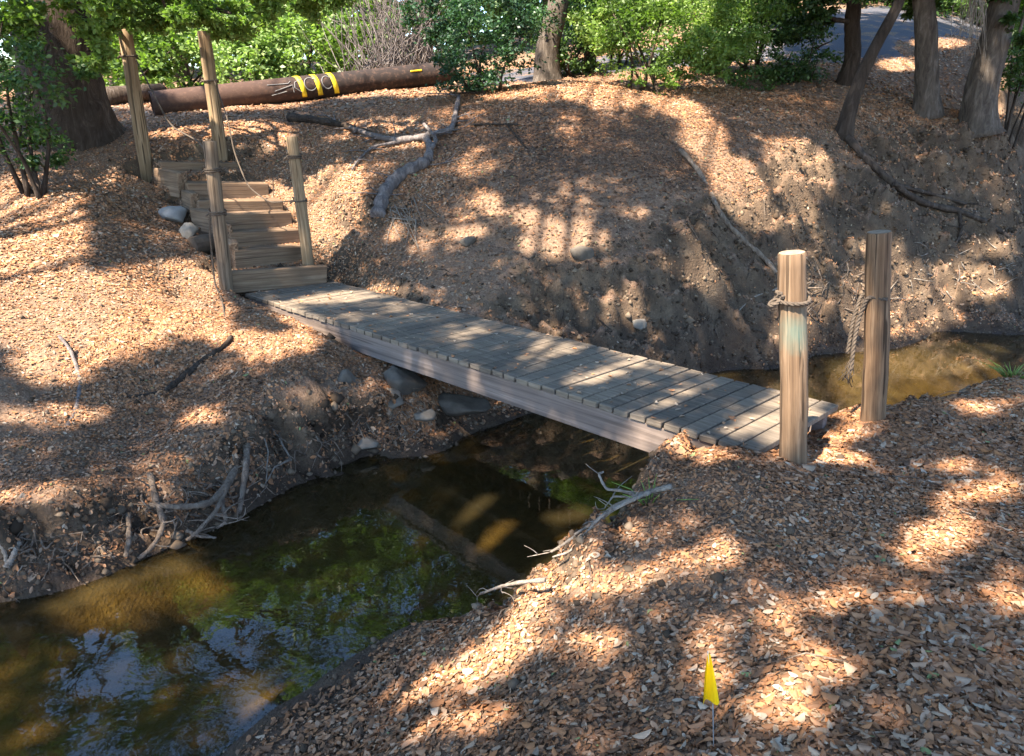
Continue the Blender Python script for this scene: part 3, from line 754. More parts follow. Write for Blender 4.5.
mb.build('chalk_marks', M['chalk'], pipe)
# second pipe end behind it
q0 = at(108, 116, Y=13.4); q1 = at(152, 112, Y=14.2); q0[2] = g1(q0[0], q0[1]) + .12; q1[2] = g1(q1[0], q1[1]) + .12
mb = MB(); mb.tube([q0, (q0 + q1) / 2, q1 + (q1 - q0) * .3], .15, 20); tag(mb.build('log', M['bark'], None, True, loc=tuple(q0)), 'grey fallen log behind the open end of the steel pipe', 'log')

# ------------------------------------------------------------------ roots, branches
def limb(mb, pts, r0, r1, n=24, wig=.0, seg=7, wob=.08, smooth=3):
    pts = np.asarray(pts, float); t = np.linspace(0, len(pts) - 1, n)
    q = np.stack([np.interp(t, np.arange(len(pts)), pts[:, k]) for k in range(3)], 1)
    for _ in range(smooth): q[1:-1] = (q[:-2] + 2 * q[1:-1] + q[2:]) / 4
    if wig: q[1:] += np.cumsum(rng.normal(size=(n - 1, 3)) * wig, 0) * np.linspace(0, 1, n - 1)[:, None] ** .5
    mb.tube(q, np.linspace(r0, r1, n) * (1 + .15 * np.sin(np.arange(n) * 1.7)), seg, True, wob); return q
def twigs_from(mb, q, n, L, r, up=.2, sub=True):
    for _ in range(n):
        i = rng.integers(len(q) // 4, len(q)); d = rng.normal(size=3); d[2] = abs(d[2]) * up + .05; d /= np.linalg.norm(d)
        l = L * rng.uniform(.4, 1.1); p = limb(mb, [q[i], q[i] + d * l * .5 + rng.normal(size=3) * l * .08, q[i] + d * l + rng.normal(size=3) * l * .18], r, r * .3, 8, 0, 4)
        if sub and rng.random() < .7:
            d2 = d + rng.normal(size=3) * .7; d2 /= np.linalg.norm(d2); limb(mb, [p[4], p[4] + d2 * l * .4, p[4] + d2 * l * .5 + rng.normal(size=3) * .03], r * .6, r * .25, 6, 0, 4)
def hits(pts, lift): return [hit(x_, y_, lift) for x_, y_ in pts]
fb = empty('fallen_branch', tuple(hit(378, 220)), 'thick crooked grey dead branch sprawled on the slope above the bridge', 'branch'); fo = np.array(fb.location)
mb = MB(); q = limb(mb, hits([(377, 222), (385, 196), (402, 178), (428, 166)], .06), .085, .07, 26, 0, 9, .12); mb.v = [v - fo for v in mb.v]; mb.build('stem', M['deadwood'], fb)
mb = MB()
qa = limb(mb, hits([(428, 166), (431, 152), (424, 142), (436, 140), (452, 136), (455, 122), (459, 102)], .08), .055, .03, 30, 0, 7)
qb = limb(mb, hits([(430, 158), (438, 148)], .1) + [hit(424, 136, .15)], .03, .02, 10)
qc = limb(mb, hits([(428, 142), (400, 146), (380, 142), (352, 132), (325, 124), (292, 122)], .07), .045, .03, 30, .003)
qd = limb(mb, hits([(400, 146), (372, 150), (358, 164), (352, 174)], .05), .022, .010, 14)
for qq, n_ in ((q, 10), (qa, 8), (qc, 16), (qd, 4)): twigs_from(mb, qq, n_, .45, .012, .15)
mb.v = [v - fo for v in mb.v]; mb.build('side_branch', M['deadwood'], fb)
fc = hit(300, 124); mb = MB(); limb(mb, hits([(290, 122), (312, 124), (345, 130), (372, 138)], .06), .07, .03, 18); tag(mb.build('fallen_log', M['bark_dark'], None, loc=tuple(fc)), 'dark rotten log lying behind the crooked dead branch', 'log')
mb = MB(); 
for k in range(22):
    i0 = (rng.uniform(385, 420), rng.uniform(196, 225)); j0 = (i0[0] + rng.uniform(-10, 30), i0[1] + rng.uniform(0, 40)); limb(mb, hits([i0, ((i0[0] + j0[0]) / 2 + rng.uniform(-6, 6), (i0[1] + j0[1]) / 2), j0], .03), .007, .003, 8, 0, 4)
tag(mb.build('dry_twigs', M['twig'], None, loc=tuple(hit(400, 220))), 'thin dry twigs scattered below the crooked dead branch', 'twigs', kind='stuff')

def root(name, paths, label, m='root', cat='root', lift=.03, extra=0, exL=.3):
    mb = MB()
    for pts, r0, r1 in paths:
        q = limb(mb, [hit(x_, y_, lift) if len(e) == 0 else at(x_, y_, Y=e[0]) for x_, y_, *e in pts], r0, r1, 26, .002, 8, .12)
        if extra: twigs_from(mb, q, extra, exL, .007, .2)
    o = mb.build(name, M[m], None, loc=tuple(mb.v[0][0])); return tag(o, label, cat)
root('tree_root', [([(846, 140), (868, 165), (893, 188), (920, 206), (955, 213), (990, 217), (1030, 214)], .052, .036), ([(950, 212), (985, 225), (1010, 243), (1035, 255)], .036, .03), ([(958, 214), (960, 232), (957, 243), (948, 252)], .03, .012), ([(893, 188), (930, 198), (965, 208)], .03, .02)],
     'thick exposed root running along the right bank below the trees', 'bark', lift=.05, extra=5)
root('tree_root', [([(680, 152), (698, 172), (712, 200), (722, 222), (745, 245), (762, 258), (775, 275)], .028, .03)], 'slender bare root hanging down the dirt wall behind the near post')
root('tree_root', [([(790, 285), (775, 292), (752, 300), (725, 330)], .012, .006)], 'thin dry stick leaning on the bank behind the near post', 'twig', 'stick')
mb = MB(); c0 = hit(825, 285)
for k in range(30):
    i0 = (rng.uniform(796, 862), rng.uniform(270, 325)); d_ = (rng.uniform(-26, 26), rng.uniform(-10, 18)); p0 = hit(*i0, .04); p1 = hit(i0[0] + d_[0], i0[1] + d_[1], rng.uniform(.02, .25)); limb(mb, [p0, (p0 + p1) / 2 + rng.normal(size=3) * .05, p1], .010, .004, 8, 0, 4)
tag(mb.build('driftwood_tangle', M['root'], None, loc=tuple(c0)), 'tangle of bleached sticks on the far bank between the two near posts', 'driftwood')
mb = MB()
for k in range(34):
    i0 = (rng.uniform(880, 1020), rng.uniform(250, 312)); d_ = (rng.uniform(-24, 24), rng.uniform(-16, 16)); p0 = hit(*i0, .03); p1 = hit(i0[0] + d_[0], i0[1] + d_[1], rng.uniform(.02, .14)); limb(mb, [p0, (p0 + p1) / 2 + rng.normal(size=3) * .04, p1], .009, .003, 8, 0, 4)
tag(mb.build('fallen_sticks', M['twig'], None, loc=tuple(hit(940, 280))), 'loose dry sticks strewn on the sunlit bank at right', 'sticks', kind='stuff')
# roots of the undercut left bank
rb = empty('root_tangle', tuple(hit(225, 480)), 'bare grey roots hanging over the water from the left bank', 'roots'); ro = np.array(rb.location)
def airy(mb, pts, r0, r1, n=22): return limb(mb, [CAM + ray(x_, y_) / np.linalg.norm(ray(x_, y_)) * (np.linalg.norm(hit(x_, y_) - CAM) - l_) for x_, y_, l_ in pts], r0, r1, n, .001, 7, .12)
for pts, r0, r1, nt_ in [([(247, 443, .02), (246, 470, .10), (241, 498, .12), (238, 513, .1)], .026, .014, 2), ([(243, 455, .02), (228, 483, .12), (212, 503, .14), (185, 506, .10), (150, 504, .04)], .026, .016, 4),
                         ([(228, 484, .14), (216, 512, .16), (196, 532, .10), (186, 540, .04)], .018, .009, 5), ([(150, 474, .03), (156, 500, .06), (165, 525, .10), (152, 548, .06), (138, 558, .02)], .020, .012, 5),
                         ([(222, 500, .16), (226, 522, .16), (215, 528, .12)], .014, .008, 3), ([(128, 514, .05), (129, 540, .08), (127, 558, .05)], .016, .014, 1), ([(186, 530, .08), (200, 536, .10), (216, 537, .05)], .012, .006, 1)]:
    mb = MB(); q = airy(mb, pts, r0, r1); twigs_from(mb, q, nt_, .22, .006, .1); mb.v = [v - ro for v in mb.v]; mb.build('root', M['root'], rb)
root('stick', [([(268, 432), (280, 448), (292, 470)], .010, .006), ([(292, 470), (275, 478), (265, 496)], .008, .004), ([(262, 440), (270, 462), (266, 490)], .007, .003)], 'forked bleached twig caught on the undercut bank by the water', 'twig', 'stick', lift=.08)
root('stick', [([(22, 500), (45, 508), (78, 515)], .014, .008)], 'short grey stick lying near the lip of the left bank', 'twig', 'stick')
root('stick', [([(8, 576), (14, 566), (20, 552)], .018, .012), ([(0, 548), (5, 562), (9, 575)], .012, .008)], 'pale broken stick at the waterline by the left edge', 'twig', 'stick', lift=.05)
root('stick', [([(60, 340), (72, 355), (82, 385), (78, 410), (68, 432), (54, 450)], .012, .018)], 'long curved grey stick lying on the sunlit leaf slope', 'deadwood', 'stick')
root('tree_root', [([(232, 340), (222, 352), (205, 362), (188, 375), (165, 395)], .018, .024), ([(205, 362), (180, 388), (150, 400), (130, 402)], .016, .012)], 'dark root snaking over the leaf slope left of the bridge', 'bark_dark')
root('stick', [([(455, 128), (490, 126), (520, 126)], .016, .012), ([(508, 128), (518, 142), (526, 150)], .012, .01)], 'straight thin stick on the slope right of the crooked dead branch', 'bark_dark', 'stick')
mb = MB()
for k in range(190):
    i0 = (rng.uniform(5, 420), 0); sy = np.interp(i0[0], [0, 60, 130, 210, 303, 388], [575, 565, 540, 508, 455, 430]); i0 = (i0[0], sy + rng.uniform(-45, 8)); d_ = (rng.uniform(-22, 22), rng.uniform(4, 30))
    p0 = hit(*i0, .01); p1 = hit(i0[0] + d_[0], i0[1] + d_[1], rng.uniform(.02, .12)); r0 = rng.uniform(.003, .009); limb(mb, [p0, (p0 + p1) / 2 + rng.normal(size=3) * .05 + (0, -.03, .03), p1], r0, r0 * .4, 9, .002, 5)
tag(mb.build('root_hairs', M['root'], None, loc=tuple(hit(225, 500))), 'fine bare rootlets and twigs hanging along the left bank edge', 'rootlets', kind='stuff')
mb = MB(); k = 0
while k < 150:
    i0 = (rng.uniform(430, 1015), rng.uniform(120, 345)); p0 = hit(*i0, .0)
    if p0[1] < 5.5 or nrm(np.array([p0[0]]), np.array([p0[1]]))[0, 2] > .85: continue
    r0 = rng.uniform(.003, .010); e = p0 + np.array([rng.normal() * .12, -rng.uniform(.02, .10), -rng.uniform(.05, .30)]); e[2] = max(e[2], g1(e[0], e[1]) + .01); limb(mb, [p0, (p0 + e) / 2 + rng.normal(size=3) * .03 + (0, -.02, .01), e], r0, r0 * .35, 8, .002, 5); k += 1
tag(mb.build('exposed_rootlets', M['bark'], None, loc=tuple(hit(700, 250))), 'fine dark roots exposed across the cut earth face', 'rootlets', kind='stuff')
# roots at the lip of the near bank
rb2 = empty('root_tangle', tuple(hit(620, 498)), 'bleached roots and twigs poking out from the near bank over the water', 'roots'); ro2 = np.array(rb2.location)
lp = hit(640, 492)
def air2(pts): return [at(x_, y_, Y=Y_) for x_, y_, Y_ in pts]
for pts, r0, r1, nt_ in [([(672, 486, 3.0), (640, 494, 3.02), (612, 507, 3.05), (588, 528, 3.06), (566, 543, 3.05), (552, 552, 3.02)], .013, .006, 5), ([(650, 492, 3.0), (620, 505, 2.98), (598, 522, 2.97), (575, 535, 2.97)], .011, .006, 4),
                         ([(634, 494, 3.05), (618, 490, 3.10), (606, 490, 3.14), (602, 482, 3.16), (598, 474, 3.18), (604, 472, 3.2)], .008, .005, 1), ([(630, 497, 3.05), (612, 496, 3.1), (604, 508, 3.1)], .006, .003, 2), ([(640, 496, 2.98), (600, 516, 2.95), (570, 552, 2.9), (552, 558, 2.9)], .010, .004, 3)]:
    mb = MB(); q = limb(mb, air2(pts), r0, r1, 22, .0008, 7, .1); twigs_from(mb, q, nt_, .12, .004, .3); mb.v = [v - ro2 for v in mb.v]; mb.build('root', M['twig'], rb2)
mb = MB(); q = limb(mb, air2([(545, 580, 2.72), (520, 582, 2.78), (498, 587, 2.82), (480, 594, 2.86)]), .011, .005, 14); twigs_from(mb, q, 6, .14, .003, .3); tag(mb.build('stick', M['twig'], None, loc=tuple(hit(540, 582))), 'single pale stick jutting from the near bank toward the water', 'stick')

# ------------------------------------------------------------------ survey flag
fl = hit(716, 748); fg = empty('survey_flag', tuple(fl), 'small yellow plastic survey flag on a wire stake in the leaves', 'flag')
top = vtop(fl, 708, 652) - fl
mb = MB(); mb.tube([np.array([0, 0, -.05]), top * .5 + (.002, 0, 0), top * 1.01], .0016, 6); mb.build('wire_stake', M['wire'], fg)
mb = MB(); n = 12
lft = [top, vtop(fl, 705, 672) - fl, vtop(fl, 703, 706) - fl]; rgt = [top + (.004, 0, 0), vtop(fl, 714, 676) - fl, vtop(fl, 717, 696) - fl]
V = []; 
for i in range(n):
    s = i / (n - 1) * 2; l_ = np.array([np.interp(s, [0, 1, 2], [q[k] for q in lft]) for k in range(3)]); r2 = np.array([np.interp(s, [0, 1, 2], [q[k] for q in rgt]) for k in range(3)])
    for j in range(7):
        f_ = j / 6; c = l_ * (1 - f_) + r2 * f_; c = c + np.array([0, .016 * math.sin(f_ * 5.5) * (s / 2 + .15) - .012 * f_, 0]); V.append(c)
V = np.array(V); V2 = V + np.array([0, .0012, 0]); m_ = len(V)
Fq = [(i * 7 + j, i * 7 + j + 1, (i + 1) * 7 + j + 1, (i + 1) * 7 + j) for i in range(n - 1) for j in range(6)]
mb.add(np.vstack([V, V2]), Fq + [tuple(k + m_ for k in q[::-1]) for q in Fq]); mb.build('flag_cloth', M['flag'], fg)

# ------------------------------------------------------------------ plants and trees
def leaf_quads(P, size, droop=.0, aspect=.55, dirs=None):
    """rhombic leaves at P"""
    n = len(P)
    d = rng.normal(size=(n, 3)); d[:, 2] = d[:, 2] * .6 - droop
    if dirs is not None: d = d * .6 + dirs
    d /= np.linalg.norm(d, axis=1)[:, None]
    nn_ = rng.normal(size=(n, 3)); nn_[:, 2] += .9
    s = np.cross(d, nn_); s /= np.linalg.norm(s, axis=1)[:, None] + 1e-9
    sz = (np.asarray(size) * rng.uniform(.65, 1.3, n))[:, None]
    up = np.cross(s, d)
    a = P; c = P + d * sz; b = P + d * sz * .45 + s * sz * aspect * .5 + up * sz * .08; e = P + d * sz * .45 - s * sz * aspect * .5 + up * sz * .08
    return np.stack([a, b, c, e], 1).reshape(-1, 3)
def clump_points(centers, radii, n, clump=.28, sprays=60, wts=None):
    """leaf positions: ellipsoid lobes filled with small sprays so gaps remain"""
    out = []; cs = np.asarray(centers, float); rs = np.asarray(radii, float)
    vol = np.prod(rs, axis=1) ** (2 / 3) * (1 if wts is None else np.asarray(wts)); cnt = np.maximum(1, (vol / vol.sum() * sprays)).astype(int)
    per = max(1, n // max(1, cnt.sum()))
    for c, r, k in zip(cs, rs, cnt):
        d = rng.normal(size=(k, 3)); d /= np.linalg.norm(d, axis=1)[:, None]
        rad = rng.uniform(.25, 1.0, k) ** .45
        sc = c + d * rad[:, None] * r
        w = clump * r.mean() * rng.uniform(.5, 1.2, k)
        q = rng.normal(size=(k, per, 3)) * w[:, None, None] * .6; q[..., 2] *= .55
        out.append((sc[:, None, :] + q).reshape(-1, 3))
    return np.concatenate(out)
def trunk_mb(pts, r0, r1, flare=1.35, limbs=(), n=26, seg=14):
    mb = MB(); pts = np.asarray(pts, float); t = np.linspace(0, len(pts) - 1, n)
    q = np.stack([np.interp(t, np.arange(len(pts)), pts[:, k]) for k in range(3)], 1)
    for _ in range(3): q[1:-1] = (q[:-2] + 2 * q[1:-1] + q[2:]) / 4
    s = np.linspace(0, 1, n); R = r0 + (r1 - r0) * s; R = R * (1 + (flare - 1) * np.exp(-s * n / 2.5)); mb.tube(q, R, seg, True, .10)
    for e, rr in limbs:
        e = np.asarray(e, float); i = int(n * rng.uniform(.55, .95)); i = min(i, n - 1); m_ = (q[i] + e) / 2 + np.array([0, 0, .12 * np.linalg.norm(e - q[i])]) + rng.normal(size=3) * .15
        limb(mb, [q[i], m_, e], rr, rr * .3, 14, .01, 7)
    return mb
def tree(name, pts, r0, r1, lobes, nleaf, leafsize, lm, bm, label, cat='tree', group=None, clump=.28, sprays=80, flare=1.35, cull=None, droop=.1, seg=14, nolimb=False):
    base = np.asarray(pts[0], float); o = empty(name, tuple(base), label, cat, group)
    cs = np.array([l[0] for l in lobes], float); rs = np.array([l[1] for l in lobes], float)
    st_ = max(1, len(cs) // 14); lim = [(c - np.array([0, 0, r[2] * .3]), min(max(.02, r0 * .32), .055)) for c, r in list(zip(cs, rs))[::st_]]
    mb = trunk_mb(pts, r0, r1, flare, lim, seg=seg); mb.v = [v - base for v in mb.v]; mb.build('trunk', M[bm], o)
    P = clump_points(cs, rs, nleaf, clump, sprays, [l[2] if len(l) > 2 else 1.0 for l in lobes])
    if cull is not None: P = P[cull(P)]
    V = leaf_quads(P, np.full(len(P), leafsize), droop)
    # tone varies by spray
    t = .5 + .55 * fbm(P[:, 0] * 1.7 + P[:, 2], P[:, 1] * 1.7 - P[:, 2] * .7, 2, 50) + rng.normal(size=len(P)) * .18
    arr_mesh('crown', V - base.astype(np.float32), 4, M[lm], o, colr=np.clip(t, 0, 1))
    return o

# --- sun
EL = math.radians(54); SUN = np.array([-.66, -.75, 0]); SUN /= np.linalg.norm(SUN); SUN = np.array([SUN[0] * math.cos(EL), SUN[1] * math.cos(EL), math.sin(EL)])
# gaps cut in the crowns so that sunflecks land here (cx, cy, rx, ry, turn)
FLECK = [(935, 545, 55, 26, -15), (720, 547, 24, 10, 0), (560, 580, 60, 20, -38), (660, 532, 55, 11, -10), (775, 625, 26, 22, 0), (800, 690, 30, 50, 10), (765, 715, 28, 24, 0), (835, 440, 44, 20, -28),
         (500, 660, 60, 26, -32), (615, 585, 50, 18, -15), (600, 645, 40, 18, 0), (700, 565, 55, 12, 0), (480, 722, 46, 18, -10), (900, 605, 40, 14, -10), (970, 500, 50, 12, -10), (1005, 600, 28, 24, 0), (440, 680, 62, 17, -30), (520, 628, 36, 13, -20), (310, 722, 40, 10, -28), (440, 735, 26, 16, 0), (850, 668, 26, 16, 0), (845, 605, 26, 12, 0), (700, 610, 22, 10, 0), (600, 500, 60, 14, -35), (985, 410, 40, 8, -6),
         (715, 665, 20, 40, 0), (620, 690, 20, 12, 0), (880, 720, 16, 12, 0), (950, 470, 26, 9, 0),
         (28, 255, 66, 80, 0), (180, 280, 60, 20, 0), (60, 420, 60, 14, 0), (250, 345, 50, 14, 10), (105, 335, 95, 32, -10), (55, 370, 60, 22, 0), (200, 320, 40, 26, 0), (320, 205, 46, 55, 20), (390, 135, 50, 16, 0), (60, 190, 70, 20, -10), (250, 140, 50, 18, 0), (180, 135, 40, 12, 0), (150, 175, 26, 12, 0),
         (270, 185, 24, 12, 0), (255, 205, 36, 16, 0), (250, 225, 20, 8, 0), (200, 100, 120, 14, 0), (400, 92, 70, 8, 0),
         (520, 92, 50, 9, -6), (600, 100, 40, 10, 8), (675, 108, 36, 12, 20), (705, 140, 26, 22, 40), (740, 190, 40, 26, 50), (800, 170, 36, 30, 30), (770, 225, 30, 12, 0), (930, 285, 85, 22, 0), (900, 320, 60, 22, 0), (990, 250, 30, 12, 0), (880, 250, 30, 12, 0),
         (565, 243, 42, 20, 0), (625, 308, 24, 22, 0), (490, 205, 20, 12, 30), (535, 222, 22, 12, 20), (680, 268, 26, 9, 10), (720, 285, 18, 8, 0), (470, 235, 16, 8, 0), (640, 215, 18, 8, 0), (690, 230, 20, 7, 0), (810, 300, 22, 14, 0),
         (350, 298, 60, 7, -6), (400, 290, 30, 5, 10), (560, 352, 40, 7, -12), (620, 372, 60, 8, -16), (690, 395, 50, 8, -20), (760, 425, 40, 12, -20), (480, 335, 30, 4, -10), (540, 345, 40, 5, -10),
         (300, 320, 40, 12, 22), (520, 400, 130, 12, 22), (680, 445, 60, 16, 20), (300, 345, 26, 12, 0), (385, 400, 20, 14, 0), (330, 425, 34, 18, 0),
         (100, 600, 60, 16, -20), (185, 575, 30, 12, -15), (430, 590, 50, 14, -20), (585, 500, 55, 16, -25), (260, 700, 30, 18, -30), (60, 500, 70, 12, 0), (50, 545, 50, 14, 0), (210, 420, 22, 12, 0), (395, 620, 40, 14, -20),
         (990, 95, 20, 30, 0), (940, 45, 30, 6, 0), (900, 66, 24, 8, 0), (1010, 120, 20, 14, 0), (650, 50, 130, 45, 0), (300, 60, 260, 40, 0), (795, 425, 30, 45, 0), (793, 330, 26, 26, 0), (868, 385, 26, 40, 0), (920, 366, 90, 18, -5), (600, 470, 60, 14, -20), (140, 290, 60, 22, 0), (20, 320, 50, 30, 0), (470, 520, 40, 12, -25)]
FL = np.array(FLECK, float)
def lit_at(u, v):
    """0..1: how much sun the gaps are meant to let through"""
    L = np.zeros(len(u))
    for cx, cy, rx, ry, a in FL:
        ca, sa = math.cos(math.radians(a)), math.sin(math.radians(a)); dx_, dy_ = u - cx, v - cy
        e = ((dx_ * ca + dy_ * sa) / (rx * 1.05)) ** 2 + ((-dx_ * sa + dy_ * ca) / (ry * 1.05)) ** 2
        L = np.maximum(L, 1 - sstep(.55, 1.35, e))
    return L
def ground_under(P):
    """follow the sunbeam from leaf positions to the ground or the deck"""
    Q = P.copy(); done = np.zeros(len(P), bool)
    for st in (1.0, .25, .06):
        if st < 1.0: Q += SUN * (st * 4 if st > .1 else .25)
        for _ in range(60 if st == 1.0 else 6):
            Hh = hgt(Q[:, 0], Q[:, 1])
            r_ = (Q - DN); a1 = r_ @ dx; a2 = r_ @ dw
            Hh = np.where((a1 > -.05) & (a1 < BL) & (a2 > -.05) & (a2 < 1.05), np.maximum(Hh, DN[2] + dx[2] * a1), np.maximum(Hh, -.05))
            go = Q[:, 2] > Hh
            if not go.any(): break
            Q[go] -= SUN * st
    return Q
def sun_cull(P):
    Q = ground_under(P); u, v, zc = proj(Q)
    inside = (zc > .3) & (u > -60) & (u < 1090) & (v > -20) & (v < 800)
    L = lit_at(u, v)
    dap = fbm(Q[:, 0] * 2.6, Q[:, 1] * 2.6, 3, 71) + .5 * fbm(Q[:, 0] * .8, Q[:, 1] * .8, 2, 75)
    L = np.clip(sstep(.30, .50, L + .42 * dap * (L > .02)) + sstep(.54, .64, dap), 0, 1)
    Lo = sstep(.1, .3, fbm(Q[:, 0] * .9, Q[:, 1] * .9, 3, 77))
    L = np.where(inside, L, Lo)
    return rng.random(len(P)) > L * 1.01
def view_cull(P):
    u, v, zc = proj(P); return sun_cull(P) | ((zc > 0) & (u > -30) & (u < 1054) & (v > -50) & (v < 300))
def gp(x, y): return np.array([x, y, g1(x, y) - .05])

# unseen live oaks, crown lobes placed up the sunbeams to shade the creek
SHADE_OAKS = [((-8.5, -1.5), 'unseen live oak far left of the creek, crown shaped to shade the stair slope'), ((-3.6, -2.6), 'unseen live oak behind the viewpoint nearest the water, crown shaped to cast shade'),
        ((3.4, -2.4), 'unseen live oak close behind the viewpoint on the right, crown shaped to cast shade'), ((7.5, 1.2), 'unseen live oak on the near bank right of the viewpoint, crown shaped to cast shade')]
lob = [[] for _ in SHADE_OAKS]
for tx in np.arange(-8, 13, 1.45):
    for ty in np.arange(-.4, 21, 1.45):
        a, b = tx + rng.uniform(-.35, .35), ty + rng.uniform(-.35, .35); zt = max(g1(a, b), 0); u, v, zc = proj(np.array([[a, b, zt]]))
        if ty > 1.5 and (zc[0] < .3 or not (-200 < u[0] < 1350 and -40 < v[0] < 1500)): continue
        if ty <= 1.5 and not -2.2 < tx < 3.6: continue
        c = np.array([a, b, zt]) + SUN * (np.clip(6.2 + .34 * ty, 6.2, 10.5) + rng.uniform(-.5, .5))
        k = int(np.argmin([np.hypot(c[0] - x - (2 if i == 3 else 0), c[1] - y) for i, ((x, y), _) in enumerate(SHADE_OAKS)])); lob[k].append((c, (1.35, 1.35, .75)))
for ((x, y), lab), lo in zip(SHADE_OAKS, lob):
    if not lo: continue
    b = gp(x, y); c = np.mean([l[0] for l in lo], axis=0)
    tree('oak_tree', [b, b + (0, 0, 2.2), b + (c - b) * .25 + (0, 0, 1.6), b + (c - b) * .5 + (0, 0, 1.6)], .42, .22, lo, 4400 * len(lo), .115, 'oak', 'bark', lab, sprays=150 * len(lo), clump=.2, cull=sun_cull)

# --- the big oak at upper left
B = hit(66, 143); s_ = lambda px, py, Y: at(px, py, Y=Y)
tree('oak_tree', [B + (0, .3, -.15), s_(64, 110, 9.8), s_(58, 60, 9.9), s_(48, 0, 10), s_(40, -80, 10.1), s_(44, -190, 10.2)], .52, .36,
     [((-6.5, 9.5, 6.4), (1.9, 1.8, 1.2)), ((-4.6, 9.6, 7.2), (1.8, 1.6, 1.1)), ((-7.5, 11, 7.6), (2.2, 2, 1.3)), ((-5.2, 11.5, 8.6), (2.2, 2, 1.3)), ((-3.2, 10.8, 6.4), (1.3, 1.3, .8)), ((-8.4, 8.8, 5.0), (1.6, 1.4, 1.0)), ((-3.6, 10.6, 8.3), (1.2, 1.1, .8)), ((-2.3, 9.8, 7.4), (1.0, 1.0, .7)), ((-4.4, 9.4, 9.2), (1.3, 1.2, .8)),
      (s_(100, 0, 8.9), (.5, .4, .34), 6), (s_(165, -2, 9.0), (.5, .4, .40), 8), (s_(232, 4, 9.2), (.6, .4, .40), 8), (s_(300, -14, 9.8), (.7, .5, .35), 6), (s_(20, 0, 8.8), (.6, .4, .45), 6), (s_(88, 45, 8.9), (.2, .25, .28), 8)],
     76000, .07, 'fresh', 'bark', 'massive dark trunked oak at upper left beside the steps', sprays=700, clump=.22, flare=1.5, seg=20, cull=view_cull)
# leafy shrub in front of the big oak
def shrub(name, c, r, n, size, lm, label, cat='bush', sprays=60, clump=.3, ground=None, nst=6, bm='bark_dark', more=()):
    c = np.asarray(c, float); base = np.array([c[0], c[1], g1(c[0], c[1]) - .05]) if ground is None else np.asarray(ground, float)
    o = empty(name, tuple(base), label, cat); mb = MB()
    for _ in range(nst):
        e = c + rng.normal(size=3) * np.asarray(r) * .45; limb(mb, [base + rng.normal(size=3) * (.12, .12, 0), (base + e) / 2 + rng.normal(size=3) * .12, e], .028, .008, 12, .004, 6)
    mb.v = [v - base for v in mb.v]; mb.build('stem', M[bm], o)
    lob = [(c, r)] + list(more); P = clump_points([l[0] for l in lob], [l[1] for l in lob], n, clump, sprays)
    P = P[P[:, 2] > hgt(P[:, 0], P[:, 1]) + .02]
    t = .5 + .6 * fbm(P[:, 0] * 2 + P[:, 2], P[:, 1] * 2 - P[:, 2], 2, 55) + rng.normal(size=len(P)) * .2
    arr_mesh('foliage', leaf_quads(P, np.full(len(P), size), .1) - base.astype(np.float32), 4, M[lm], o, colr=np.clip(t, 0, 1)); return o
shrub('bush', s_(18, 95, 8.3), (.55, .5, .62), 5200, .06, 'mid', 'leafy shrub at the left edge in front of the big oak', sprays=90, more=[(s_(40, 150, 8.3), (.4, .4, .2)), (s_(-30, 60, 8.3), (.6, .5, .7)), (s_(85, 60, 8.6), (.16, .2, .25))])
# bright thicket behind the pipe
for px, py, Y_, r, lm, n, lab in [(125, 70, 15.5, (.9, .8, 1.0), 'fresh', 6000, 'bright green bush behind the log left of the first tall pole'), (180, 55, 17, (1.2, .9, 1.3), 'pale', 7000, 'pale airy willow bush between the two tall poles'),
                                   (250, 68, 16.2, (.9, .8, .9), 'pale', 6000, 'rounded bright bush right of the second tall pole'), (305, 40, 17.5, (1.2, 1, 1.3), 'pale', 7000, 'pale green bush rising behind the yellow pipe bands'),
                                   (350, 52, 17.2, (.8, .8, .8), 'fresh', 5000, 'green bush directly behind the pipe right of its yellow bands')]:
    shrub('bush', s_(px, py, Y_), r, n, .11, lm, lab, sprays=110, more=[(s_(px + 15, py - 34, Y_ + .6), tuple(q * .8 for q in r))])
# dead brush
db = s_(395, 40, 16.0); base = gp(db[0], db[1]); mb = MB()
for _ in range(240):
    e = np.array([db[0] + rng.normal() * .75, db[1] + rng.normal() * .5, base[2] + rng.uniform(.4, 3.4)]); b0 = base + rng.normal(size=3) * (.5, .3, 0); limb(mb, [b0, (b0 + e) / 2 + rng.normal(size=3) * .25, e, e + rng.normal(size=3) * .3], .010, .003, 9, .01, 4)
tag(mb.build('dead_brush', M['deadwood'], None, loc=tuple(base)), 'grey leafless tangle of dead brush behind the pipe', 'brush')
# bushes on the top of the bowl
shrub('bush', s_(488, 45, 11.8), (.75, .6, .75), 13000, .062, 'deep', 'dark green bush covering the right end of the pipe', sprays=170, more=[(s_(462, 72, 12.0), (.45, .4, .35)), (s_(510, 5, 12), (.8, .6, .6)), (s_(440, 12, 12.6), (.6, .5, .5))])
shrub('bush', s_(650, 40, 11.9), (.8, .55, .6), 15000, .062, 'fresh', 'bright sunlit bush on the bank top at centre', sprays=190, more=[(s_(700, 60, 11.6), (.5, .4, .5)), (s_(610, 20, 12), (.6, .5, .5)), (s_(740, 20, 12.2), (.7, .5, .5)), (s_(690, 5, 12.2), (.8, .5, .5)), (s_(655, 82, 11.5), (.35, .3, .2))])
shrub('bush', s_(795, 55, 12.8), (.65, .5, .5), 8000, .06, 'oak', 'shaded bush between the bright bush and the dark slanting trunk', sprays=120, more=[(s_(760, 85, 12.4), (.5, .4, .3)), (s_(800, 10, 13), (.7, .5, .45))])
